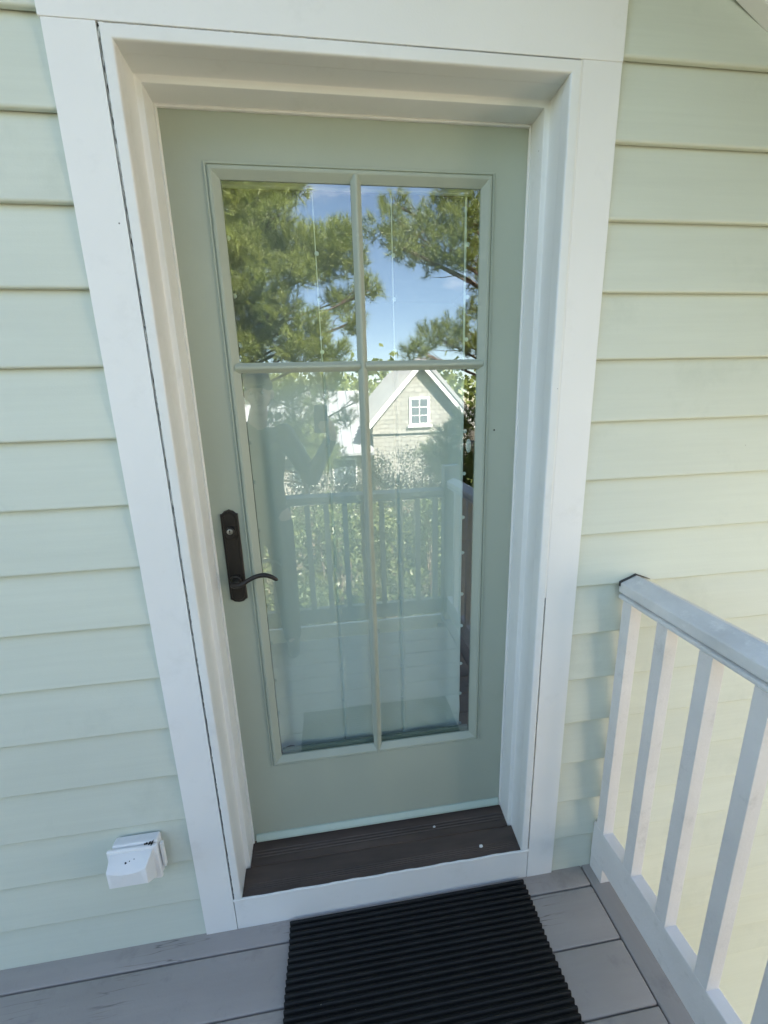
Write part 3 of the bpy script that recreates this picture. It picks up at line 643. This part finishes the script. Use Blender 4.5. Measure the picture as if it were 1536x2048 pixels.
# ------------------------------------------------------------------ trees reflected in the glass
def needles_mesh(clumps, density, nl, seed, nper=46, width=.0055):
    g = np.random.default_rng(seed); Vt = []
    for (cx, cy, cz, r) in clumps:
        nt_ = max(6, int(density * r * r))
        d = g.normal(size=(nt_, 3)); d /= np.linalg.norm(d, axis=1)[:, None]
        rad = r * (g.random(nt_) ** .45); ctr = np.array([cx, cy, cz]) + d * rad[:, None] * np.array([1, .9, .72])
        ax = d * .8 + np.array([0, 0, .75]) + g.normal(size=(nt_, 3)) * .35; ax /= np.linalg.norm(ax, axis=1)[:, None]
        for c_, a_ in zip(ctr, ax):
            k = nper
            dd = a_ * .85 + g.normal(size=(k, 3)) * .62; dd /= np.linalg.norm(dd, axis=1)[:, None]
            ln = nl * (.7 + .6 * g.random(k)); st = c_ + a_ * (g.random(k)[:, None] - .5) * .16
            si = np.cross(dd, g.normal(size=(k, 3))); si /= np.linalg.norm(si, axis=1)[:, None]; si *= width * .5
            tip = st + dd * ln[:, None]; tip[:, 2] -= .02 * g.random(k)
            Vt.append(np.stack([st - si, st + si, tip], 1).reshape(-1, 3))
    v = np.concatenate(Vt).astype(np.float32); nv = len(v); nf = nv // 3
    me = bpy.data.meshes.new('crown'); me.vertices.add(nv); me.vertices.foreach_set('co', v.ravel())
    me.loops.add(nv); me.loops.foreach_set('vertex_index', np.arange(nv, dtype=np.int32))
    me.polygons.add(nf); me.polygons.foreach_set('loop_start', np.arange(0, nv, 3, dtype=np.int32)); me.update(calc_edges=True)
    return me
def pine(label, base, height, clumps, density, nl, seed, m, lean=(0, 0), r0=.16, group='pine trees beyond the deck', nper=46, width=.0055):
    t = thing('pine_tree', label, 'tree', base, group)
    r_ = random.Random(seed); b = bmesh.new()
    def tp(f): return Vector((base[0] + lean[0] * f + .12 * math.sin(f * 5 + seed), base[1] + lean[1] * f + .1 * math.sin(f * 4), base[2] + height * f))
    clumps = [(a, b_, c_, r * 1.12) for a, b_, c_, r in clumps]
    tube([tp(k / 14) for k in range(15)], [r0 * (1 - .75 * k / 14) for k in range(15)], 10, b)
    obj('trunk', b, M['bark'], t, at=base)
    b = bmesh.new()
    for (cx, cy, cz, r) in clumps:
        cc = Vector((cx, cy, cz)); f = min(.97, max(.05, (cz - base[2] - .35 * (cc - Vector((base[0], base[1], cz))).length) / height)); s = tp(f)
        mid = (s + cc) / 2 + Vector((r_.uniform(-.1, .1), r_.uniform(-.1, .1), r_.uniform(-.12, .06)))
        P = [s, s.lerp(mid, .5) + Vector((0, 0, .02)), mid, mid.lerp(cc, .5), cc]
        L_ = (cc - s).length; q = .012 + .018 * min(1.5, L_)
        tube(P, [q, q * .8, q * .6, q * .42, q * .25], 6, b)
        for k in range(7):
            dv = Vector((r_.gauss(0, 1), r_.gauss(0, 1), r_.gauss(.3, .8))).normalized() * r * .85
            st = mid.lerp(cc, r_.uniform(.3, 1))
            tube([st, st.lerp(cc + dv, .5) + Vector((0, 0, -.02)), cc + dv], [.009, .006, .003], 4, b)
    obj('branches', b, M['bark'], t, at=base)
    me = needles_mesh(clumps, density, nl, seed, nper, width)
    obj('crown', me, m, t, at=base)
    return t
LEFT = [(-1.01, -6.76, 5.01, 0.42), (-0.67, -6.9, 5.11, 0.48), (-0.28, -6.6, 5.03, 0.39), (0.03, -6.85, 5.22, 0.32), (-1.05, -6.93, 4.68, 0.45), (-0.6, -6.6, 4.6, 0.43), (-0.17, -6.08, 4.44, 0.25), (-1.06, -6.2, 3.85, 0.33), (-0.75, -6.23, 4.01, 0.43), (-0.38, -6.78, 4.23, 0.43), (0.13, -6.46, 4.17, 0.35), (0.5, -6.72, 4.26, 0.41), (0.86, -6.83, 4.47, 0.29), (0.86, -6.89, 4.09, 0.37), (0.4, -6.79, 3.94, 0.36), (-0.0, -6.07, 3.65, 0.33), (-0.56, -6.17, 3.53, 0.42), (-0.97, -6.19, 3.36, 0.33), (-0.29, -6.2, 3.14, 0.37), (-0.87, -6.81, 3.11, 0.5), (-0.54, -6.69, 2.76, 0.44), (-1.01, -6.37, 2.6, 0.38), (0.21, -6.27, 2.89, 0.37), (-0.02, -6.15, 2.52, 0.36), (0.47, -6.12, 2.47, 0.32), (0.74, -6.91, 3.45, 0.3), (0.84, -6.39, 2.98, 0.24), (1.18, -6.33, 3.47, 0.23)]
RIGHT = [(1.55, -6.89, 4.61, 0.34), (1.81, -7.22, 5.09, 0.25), (2.1, -6.93, 4.52, 0.43), (2.57, -7.31, 4.91, 0.41), (2.61, -6.47, 4.14, 0.41), (2.89, -6.53, 4.62, 0.38), (3.19, -6.85, 5.06, 0.4), (2.84, -7.1, 5.24, 0.34), (3.02, -6.49, 4.0, 0.29), (2.26, -6.83, 4.09, 0.31), (1.8, -6.52, 4.18, 0.26), (2.0, -6.55, 2.55, 0.25), (2.46, -6.89, 2.83, 0.33), (2.87, -6.99, 2.95, 0.34), (3.11, -6.8, 2.65, 0.33), (3.3, -6.97, 3.3, 0.24), (3.66, -7.24, 4.74, 0.46), (3.68, -7.09, 3.85, 0.45), (3.52, -6.59, 2.71, 0.41)]
LOW = [(-1.19, -9.47, 1.94, 0.52), (-0.71, -9.47, 2.04, 0.58), (0.01, -9.06, 1.9, 0.56), (0.38, -9.3, 2.19, 0.38), (-0.27, -9.13, 1.33, 0.5), (0.81, -9.17, 1.35, 0.28), (1.15, -9.26, 1.76, 0.15), (0.19, -8.8, 1.09, 0.36)]
LOWR = [(3.34, -8.8, 0.86, 0.45), (3.64, -8.59, 1.21, 0.4), (2.96, -8.8, 0.45, 0.4), (3.46, -8.37, 0.29, 0.44)]
rr = random.Random(3)
def extra(cx, cy, z0, z1, n, rad, r): return [(cx + rr.uniform(-rad, rad), cy + rr.uniform(-rad, rad), rr.uniform(z0, z1), r * rr.uniform(.8, 1.25)) for _ in range(n)]
pine('tall green pine reflected across the left panes, its branches filling them', (-1.7, -7.1, GZ), 8.6, LEFT + extra(-1.9, -7.2, 2.2, 5.2, 9, .7, .45), 620, .15, 11, M['needle'])
pine('tall pine reflected in the upper right pane, branches open to the sky', (4.1, -7.3, GZ), 8.6, RIGHT + extra(4.5, -7.5, 2.2, 5.2, 8, .7, .45), 480, .14, 12, M['needle2'])
pine('short dark pine reflected in the lower left pane, under the tall green pine', (-.35, -9.9, GZ), 5.0, LOW + extra(-.6, -9.9, -.6, 1.6, 10, .9, .5), 420, .14, 13, M['needle2'], r0=.1)
pine('low bushy pine reflected beside the gabled house, at its right', (3.5, -8.9, GZ), 4.0, LOWR + extra(3.7, -8.9, -1, .6, 8, .6, .45), 420, .13, 14, M['needle'], r0=.08)
def big_clumps(cx, cy, z0, z1, n, rad): return [(cx + rr.gauss(0, rad * .5), cy + rr.gauss(0, rad * .5), rr.uniform(z0, z1), rr.uniform(.5, .8)) for _ in range(n)]
def shrub(label, base, h, r, seed, n=2600, m='leaf'):
    t = thing('shrub', label, 'shrub', base, 'leafy shrubs beyond the deck railing')
    g = np.random.default_rng(seed); b = bmesh.new(); r_ = random.Random(seed)
    for k in range(6):
        a = k * 1.05 + r_.random(); e = Vector((base[0] + math.cos(a) * r * .5, base[1] + math.sin(a) * r * .5, base[2] + h * r_.uniform(.7, .92)))
        s = Vector(base); tube([s, s.lerp(e, .5) + Vector((math.cos(a) * .05, 0, .1)), e], [.03, .02, .006], 5, b)
    obj('stem', b, M['bark'], t, at=base)
    nc = 22; cc = np.stack([base[0] + g.normal(size=nc) * r * .45, base[1] + g.normal(size=nc) * r * .45, base[2] + h * (.42 + .55 * g.random(nc))], 1)
    idx = g.integers(0, nc, n); p = cc[idx] + g.normal(size=(n, 3)) * r * .22
    d = g.normal(size=(n, 3)); d[:, 2] += .6; d /= np.linalg.norm(d, axis=1)[:, None]
    si = np.cross(d, g.normal(size=(n, 3))); si /= np.linalg.norm(si, axis=1)[:, None]
    l_ = (.05 + .05 * g.random(n))[:, None]; w = l_ * .2
    quad = np.stack([p, p + d * l_ * .5 + si * w, p + d * l_, p + d * l_ * .5 - si * w], 1).reshape(-1, 3)
    me = bpy.data.meshes.new('crown'); me.from_pydata(quad.tolist(), [], [(4 * i, 4 * i + 1, 4 * i + 2, 4 * i + 3) for i in range(n)])
    obj('crown', me, M[m], t, at=base)
for i, (x, y, h, r, lab) in enumerate(((-.5, -4.7, 2.95, .45, 'yellow green shrub showing over the deck railing, leftmost of the reflected shrubs'),
        (.35, -4.5, 3.0, .5, 'yellow green shrub reflected in the middle of the glass, left of the muntin'),
        (1.15, -4.9, 2.95, .5, 'yellow green shrub reflected just right of the vertical muntin'),
        (1.95, -4.6, 3.05, .5, 'yellow green shrub reflected under the white gabled house'),
        (2.9, -4.9, 3.3, .6, 'larger leafy shrub reflected beside the right edge of the glass'))):
    shrub(lab, (x, y, GZ), h, r, 40 + i)

HL = ['low green shrub at the left end of the far hedge row beyond the railing', 'low green shrub second from the left in the far hedge row', 'low green shrub third from the left in the far hedge row', 'low green shrub third from the right in the far hedge row',
      'low green shrub second from the right in the far hedge row', 'low green shrub at the right end of the far hedge row, by the added stucco house', 'smallest kind of shrub close below the railing, left one of three', 'smallest kind of shrub close below the railing, middle one of three', 'smallest kind of shrub close below the railing, right one of three']
for i, (x, y, h, r) in enumerate(((-1.6, -5.6, 2.5, .6), (-.6, -5.9, 2.4, .6), (.4, -5.8, 2.45, .6), (1.4, -6.0, 2.4, .6), (2.4, -5.9, 2.6, .6), (3.4, -5.8, 2.6, .6), (0, -4.0, 1.9, .5), (1.0, -3.9, 1.8, .5), (2.0, -4.0, 1.9, .5))):
    shrub(HL[i], (x, y, GZ), h, r, 60 + i, 3000, 'leaf_dark')
HL = ['dark evergreen shrub reflected low in front of the gabled house, at its right corner', 'dark evergreen shrub reflected low under the gable window', 'dark evergreen shrub reflected low at the left corner of the gable', 'dark evergreen shrub reflected under the wing roof, right one of two', 'dark evergreen shrub reflected under the wing roof, left one of two']
for i, (x, y, h, r) in enumerate(((4.5, -12, 2.95, .75), (3.3, -11.5, 2.9, .75), (2.2, -11.2, 2.75, .75), (1.1, -11, 2.6, .75), (-.1, -11, 2.6, .8))):
    shrub(HL[i], (x, y, GZ), h, r, 80 + i, 4500, 'leaf_dark')

# ------------------------------------------------------------------ neighbour's house reflected in the glass
nh = thing('gabled_house', 'cream shingled house with a steep pale metal roof and gable window, seen reflected', 'house', (4.4, -17.5, GZ))
AX, AZ, EL, ER, EZ = 4.45, 3.45, 2.2, 6.7, .98
Y0 = -17.0
obj('gable_wall', prism([(EL + .15, GZ), (ER - .15, GZ), (ER - .15, EZ), (AX, AZ - .18), (EL + .15, EZ)], 'y', Y0 - 9, Y0), M['cream'], nh, at=(AX, Y0, GZ))
for sx, ex in ((-1, EL), (1, ER)):
    n_ = Vector((ex - AX, EZ - AZ)); dv = n_.normalized(); nn = Vector((-dv.y, dv.x)) if sx > 0 else Vector((dv.y, -dv.x))
    a0 = Vector((AX, AZ)); a1 = a0 + dv * (n_.length + .35)
    rp = obj('roof', prism([a0, a1, a1 + nn * .07, a0 + nn * .07], 'y', Y0 - 9.2, Y0 + .34), M['roofing'], nh, at=(AX, Y0, AZ))
    b = bmesh.new()
    for k in range(24):
        y = Y0 + .30 - .38 * k
        p = prism([a0 + nn * .0705, a1 + nn * .0705, a1 + nn * .16, a0 + nn * .16], 'y', y - .05, y); join(b, p)
    o = obj('roof_seams', b, M['roofing'], rp, at=(AX, Y0, AZ)); o['kind'] = 'stuff'
    obj('rake_board', prism([a0 - nn * .002, a1 - nn * .002, a1 - nn * .2, a0 - nn * .2], 'y', Y0 + .25, Y0 + .30), M['trim'], nh, at=(AX, Y0, AZ))
wx0, wx1, wz0, wz1 = 3.95, 4.85, .78, 1.95
wf = obj('window', box(wx0, wx1, Y0 + .001, Y0 + .05, wz0, wz1), M['trim'], nh, at=((wx0 + wx1) / 2, Y0, wz0))
for k in range(2):
    for j in range(3):
        a = wx0 + .09 + k * .37; c0 = wz0 + .09 + j * .34
        obj('pane', box(a, a + .33, Y0 + .0505, Y0 + .056, c0, c0 + .30), M['glass_far'], wf, at=(a, Y0, c0))
obj('window_sill', box(wx0 - .08, wx1 + .08, Y0 + .001, Y0 + .12, wz0 - .09, wz0 - .001), M['trim'], wf, at=((wx0 + wx1) / 2, Y0, wz0))
obj('belt_board', box(EL + .1, ER - .1, Y0 + .001, Y0 + .09, .46, .56), M['cream'], nh, at=(AX, Y0, .5))
# wing with a broad metal roof to the left
wa = [(Y0 + .3, -.30), (Y0 - 4.2, 2.45), (Y0 - 8.6, -.30), (Y0 - 8.6, -.40), (Y0 - 4.2, 2.35), (Y0 + .3, -.40)]
rp = obj('roof', prism(wa, 'x', -6, EL + .14), M['roofing'], nh, at=(-2, Y0, 0))
b = bmesh.new()
for k in range(18):
    x = -5.9 + .46 * k; join(b, prism([(Y0 + .3, -.30), (Y0 - 4.2, 2.45), (Y0 - 4.2, 2.50), (Y0 + .3, -.255)], 'x', x, x + .03))
o = obj('roof_seams', b, M['roofing'], rp, at=(-2, Y0, 0)); o['kind'] = 'stuff'
obj('wing_wall', box(-5.8, EL + .14, Y0 - 8.3, Y0 - .2, GZ, -.41), M['cream'], nh, at=(-2, Y0, GZ))
for x in (-4.6, -3.0, -1.2, .5):
    wf = obj('window', box(x, x + 1.1, Y0 - .199, Y0 - .15, -1.75, -.55), M['trim'], nh, at=(x + .5, Y0, -1.7))
    for k in range(2): obj('pane', box(x + .08 + k * .49, x + .08 + k * .49 + .45, Y0 - .1495, Y0 - .145, -1.66, -.64), M['glass_far'], wf, at=(x + .3, Y0, -1.2))
# stucco house added out of frame at the right to bounce warm light
n2 = thing('added_bounce_house', 'peach stucco house added out of frame right of the deck to bounce warm light', 'house', (10, -6.5, GZ))
obj('wall', box(5.5, 14.5, -9, -4.5, GZ, 4.2), M['stucco'], n2, at=(10, -4.5, GZ))
obj('roof', prism([(-4.1, 4.1), (-6.75, 5.8), (-9.4, 4.1), (-9.4, 4.25), (-6.75, 5.95), (-4.1, 4.25)], 'x', 5.2, 14.8), M['roofing'], n2, at=(10, -6, 4))
for z in (-1.7, 1.4):
    for x in (7.2, 10.2, 13.2):
        wf = obj('window', box(x, x + 1.1, -4.499, -4.44, z, z + 1.7), M['trim'], n2, at=(x, -4.5, z))
        for k in range(2): obj('pane', box(x + .09, x + 1.01, -4.4395, -4.435, z + .09 + .78 * k, z + .82 + .78 * k), M['glass_far'], wf, at=(x, -4.5, z))
# far wood
g = np.random.default_rng(5); n = 16000
cc = np.stack([g.uniform(-45, 50, 260), g.uniform(-46, -34, 260), GZ + 1 + 6.0 * g.random(260) ** .8], 1)
p = cc[g.integers(0, 260, n)] + g.normal(size=(n, 3)) * np.array([1.5, 1.2, 1.1]); p[:, 2] = np.maximum(p[:, 2], GZ + .1)
d = g.normal(size=(n, 3)); d /= np.linalg.norm(d, axis=1)[:, None]; si = np.cross(d, g.normal(size=(n, 3))); si /= np.linalg.norm(si, axis=1)[:, None]
l_ = (.5 + .5 * g.random(n))[:, None]
quad = np.stack([p, p + d * l_ * .5 + si * l_ * .3, p + d * l_, p + d * l_ * .5 - si * l_ * .3], 1).reshape(-1, 3)
me = bpy.data.meshes.new('far_wood'); me.from_pydata(quad.tolist(), [], [(4 * i, 4 * i + 1, 4 * i + 2, 4 * i + 3) for i in range(n)])
o = obj('far_wood', me, M['needle2']); o['kind'] = 'stuff'

# ------------------------------------------------------------------ the photographer, seen only in the glass
def capsules(segs, name, m, parent, vox=.008, it=4, at=(0, 0, 0)):
    """segs: (p0, r0, p1, r1) with r = float or (rx, ry); rounded cones fused by a voxel remesh"""
    bm = bmesh.new()
    for p0, r0, p1, r1 in segs:
        p0, p1 = Vector(p0), Vector(p1); d = (p1 - p0)
        if d.length < 1e-5: d = Vector((0, 0, 1e-4)); p1 = p0 + d
        dn = d.normalized(); t0 = r0 if isinstance(r0, tuple) else (r0, r0); t1 = r1 if isinstance(r1, tuple) else (r1, r1)
        P = []; Q = []
        for k in range(4):
            a = R(-80 + 26.7 * k); m0 = min(t0); P.append(p0 + dn * math.sin(a) * m0); Q.append((t0[0] * math.cos(a), t0[1] * math.cos(a)))
        for k in range(5):
            f = k / 4; P.append(p0.lerp(p1, f)); Q.append((t0[0] * (1 - f) + t1[0] * f, t0[1] * (1 - f) + t1[1] * f))
        for k in range(1, 5):
            a = R(20 * k); m1 = min(t1); P.append(p1 + dn * math.sin(a) * m1); Q.append((t1[0] * math.cos(a), t1[1] * math.cos(a)))
        rings = []
        s = dn.cross(Vector((0, 1, 0)))
        if s.length < .1: s = dn.cross(Vector((1, 0, 0)))
        s.normalize(); u = s.cross(dn)
        if abs(dn.z) > .7: s = Vector((1, 0, 0)); s = (s - dn * s.dot(dn)).normalized(); u = s.cross(dn)
        for c_, q in zip(P, Q): rings.append([bm.verts.new(c_ + s * q[0] * math.cos(2 * math.pi * k / 14) + u * q[1] * math.sin(2 * math.pi * k / 14)) for k in range(14)])
        for a, c_ in zip(rings, rings[1:]):
            for k in range(14): bm.faces.new((a[k], a[(k + 1) % 14], c_[(k + 1) % 14], c_[k]))
        bm.faces.new(rings[0][::-1]); bm.faces.new(rings[-1])
    o = obj(name, bm, m, parent, at=at)
    rm = o.modifiers.new('fuse', 'REMESH'); rm.mode = 'VOXEL'; rm.voxel_size = vox; rm.use_smooth_shade = True
    sm = o.modifiers.new('soft', 'SMOOTH'); sm.iterations = it; sm.factor = .5
    return o
def camp(x, y, z): return CAMLOC + CR @ Vector((x, y, z))     # a point in the phone's own frame
per = thing('person', 'person in dark cap, shirt and trousers on the deck, photographing the door with a phone', 'person', (-.12, -1.31, 0))
SHR, SHL = Vector((.07, -1.31, 1.425)), Vector((-.29, -1.31, 1.425))
ELR, ELL = Vector((.215, -1.235, 1.165)), Vector((-.335, -1.33, 1.125))
WRR = camp(.052, -.165, .050); WRL = Vector((-.315, -1.23, .875))
HD = Vector((-.055, -1.295, 1.655))
body = [((-.11, -1.31, .95), (.155, .10), (-.11, -1.31, 1.12), (.135, .095)), ((-.11, -1.31, 1.12), (.135, .095), (-.11, -1.315, 1.34), (.165, .105)),
        ((-.25, -1.31, 1.40), .055, (.03, -1.31, 1.40), .055), ((-.11, -1.315, 1.38), .062, (-.065, -1.30, 1.56), .052),
        (SHR, .054, ELR, .040), (ELR, .040, WRR, .027), (SHL, .054, ELL, .040), (ELL, .040, WRL, .027)]
for s, x in ((-1, -.20), (1, -.02)):
    body += [((x, -1.31, .92), .088, (x + s * .02, -1.30, .50), .056), ((x + s * .02, -1.30, .50), .056, (x + s * .03, -1.32, .09), .038), ((x + s * .03, -1.33, .06), .036, (x + s * .045, -1.19, .04), .032)]
# head: skull, jaw, nose, ears, brow
body += [(HD + Vector((0, -.012, .03)), (.074, .088), HD + Vector((0, -.010, .050)), (.070, .084)), (HD + Vector((0, .012, -.03)), (.062, .068), HD + Vector((0, .030, -.085)), (.036, .036)),
         (HD + Vector((0, .082, .0)), .009, HD + Vector((0, .098, -.028)), .0125), (HD + Vector((-.03, .070, .022)), .012, HD + Vector((.03, .070, .022)), .012),
         (HD + Vector((-.018, .082, -.060)), .006, HD + Vector((.018, .082, -.060)), .006), (HD + Vector((-.076, -.005, .012)), .013, HD + Vector((-.074, -.004, -.022)), .010), (HD + Vector((.076, -.005, .012)), .013, HD + Vector((.074, -.004, -.022)), .010)]
# right hand round the phone's edge
PR = camp(.036, -.100, .020)
body += [(WRR, .027, PR, (.026, .017)), (camp(.034, -.125, .022), .019, camp(.030, -.075, .017), .017)]
for k, (yy, ln) in enumerate(((-.072, .052), (-.090, .060), (-.108, .056), (-.126, .044))):
    a_ = camp(.032, yy, .012); b_ = camp(.027, yy + .003, -.006); c_ = camp(.027 - ln * .55, yy + .006, -.0095); e_ = camp(.027 - ln, yy + .004, -.0075)
    body += [(a_, .0095, b_, .009), (b_, .009, c_, .008), (c_, .008, e_, .007)]
a_ = camp(.034, -.100, .026); b_ = camp(.030, -.070, .026); c_ = camp(.014, -.050, .023)
body += [(a_, .012, b_, .010), (b_, .010, c_, .0085)]
# left hand hanging, slightly curled
LH = WRL + Vector((.004, .02, -.085))
body += [(WRL, .026, LH, (.018, .034))]
for k, (dy, ln) in enumerate(((.030, .070), (.010, .078), (-.010, .073), (-.029, .058))):
    b0_ = LH + Vector((0, dy, -.02)); b1_ = b0_ + Vector((.006, .004, -ln * .5)); b2_ = b1_ + Vector((.020, .004, -ln * .42))
    body += [(b0_, .0095, b1_, .0085), (b1_, .0085, b2_, .007)]
body += [(WRL + Vector((.01, .03, -.035)), .012, WRL + Vector((.018, .055, -.075)), .010), (WRL + Vector((.018, .055, -.075)), .010, WRL + Vector((.022, .056, -.105)), .008)]
capsules(body, 'body', M['skin'], per, .0065, 3, (-.1, -1.3, 1))
shirt = [((-.11, -1.31, .90), (.168, .115), (-.11, -1.31, 1.12), (.150, .110)), ((-.11, -1.31, 1.12), (.150, .110), (-.11, -1.315, 1.33), (.180, .120)), ((-.25, -1.31, 1.405), .064, (.03, -1.31, 1.405), .064), ((-.11, -1.315, 1.40), .07, (-.10, -1.312, 1.455), .066),
         (SHR, .066, ELR, .050), (ELR, .050, ELR.lerp(WRR, .9), .036), (SHL, .066, ELL, .050), (ELL, .050, ELL.lerp(WRL, .9), .036)]
capsules(shirt, 'shirt', M['shirt'], per, .010, 4, (-.1, -1.3, 1.2))
capsules([((-.11, -1.31, .92), (.166, .118), (-.11, -1.31, .86), (.172, .122)), ((-.20, -1.31, .86), .098, (-.220, -1.30, .50), .074), ((-.02, -1.31, .86), .098, (0, -1.30, .50), .074), ((-.22, -1.30, .50), .074, (-.23, -1.32, .09), .060), ((0, -1.30, .50), .074, (.01, -1.32, .09), .060)], 'trousers', M['shorts'], per, .010, 4, (-.1, -1.3, .8))
capsules([(HD + Vector((0, -.022, .045)), (.080, .092), HD + Vector((0, -.020, .062)), (.075, .088)), (HD + Vector((0, -.055, .0)), (.068, .045), HD + Vector((0, -.05, -.04)), (.058, .035))], 'hair', M['hair'], per, .008, 3, tuple(HD))
capsules([(HD + Vector((0, -.012, .060)), (.084, .097), HD + Vector((0, -.014, .085)), (.070, .084)), (HD + Vector((-.04, .075, .058)), .010, HD + Vector((.04, .075, .058)), .010), (HD + Vector((-.035, .12, .050)), .008, HD + Vector((.035, .12, .050)), .008), (HD + Vector((0, .07, .058)), (.06, .009), HD + Vector((0, .14, .045)), (.04, .008))], 'cap', M['shorts'], per, .008, 3, tuple(HD))
for s, x in ((-1, -.20), (1, -.02)):
    capsules([((x + s * .03, -1.345, .045), (.045, .045), (x + s * .045, -1.18, .036), (.042, .036)), ((x + s * .03, -1.33, .06), .046, (x + s * .03, -1.325, .10), .046)], 'shoe', M['shoe'], per, .008, 3, (x, -1.3, 0))
for s in (-1, 1):
    e = HD + Vector((s * .031, .0815, .006)); b = bmesh.new(); bmesh.ops.create_icosphere(b, subdivisions=2, radius=.010, matrix=Matrix.Translation(e)); obj('eye', b, simple('eye', (.55, .5, .45), .2), per, at=tuple(e))
# phone
ph = thing('phone', 'dark phone held upright in the hand of the person', 'phone', tuple(camp(-.018, -.055, .009)))
def cam_box(x0, x1, y0, y1, z0, z1, bev):
    b = box(x0, x1, y0, y1, z0, z1, 0)
    vert = [e for e in b.edges if abs(e.verts[0].co.z - e.verts[1].co.z) > 1e-4]
    bmesh.ops.bevel(b, geom=vert, offset=bev, segments=5, affect='EDGES', profile=.5)
    b.transform(Matrix.Translation(CAMLOC) @ CR.to_4x4()); return b
obj('case', cam_box(-.055, .018, -.130, .020, .0045, .0120, .010), M['phone'], ph, at=tuple(ph.location))
obj('screen', cam_box(-.052, .015, -.127, .017, .0121, .0126, .008), M['screen'], ph, at=tuple(ph.location))
obj('camera_bump', cam_box(-.022, .014, -.020, .016, .0028, .0044, .008), M['phone'], ph, at=tuple(ph.location))
for yy in (-.011, .006):
    obj('lens', cam_box(-.006, .006, yy - .006, yy + .006, .0022, .0027, .0055), M['screen'], ph, at=tuple(ph.location))
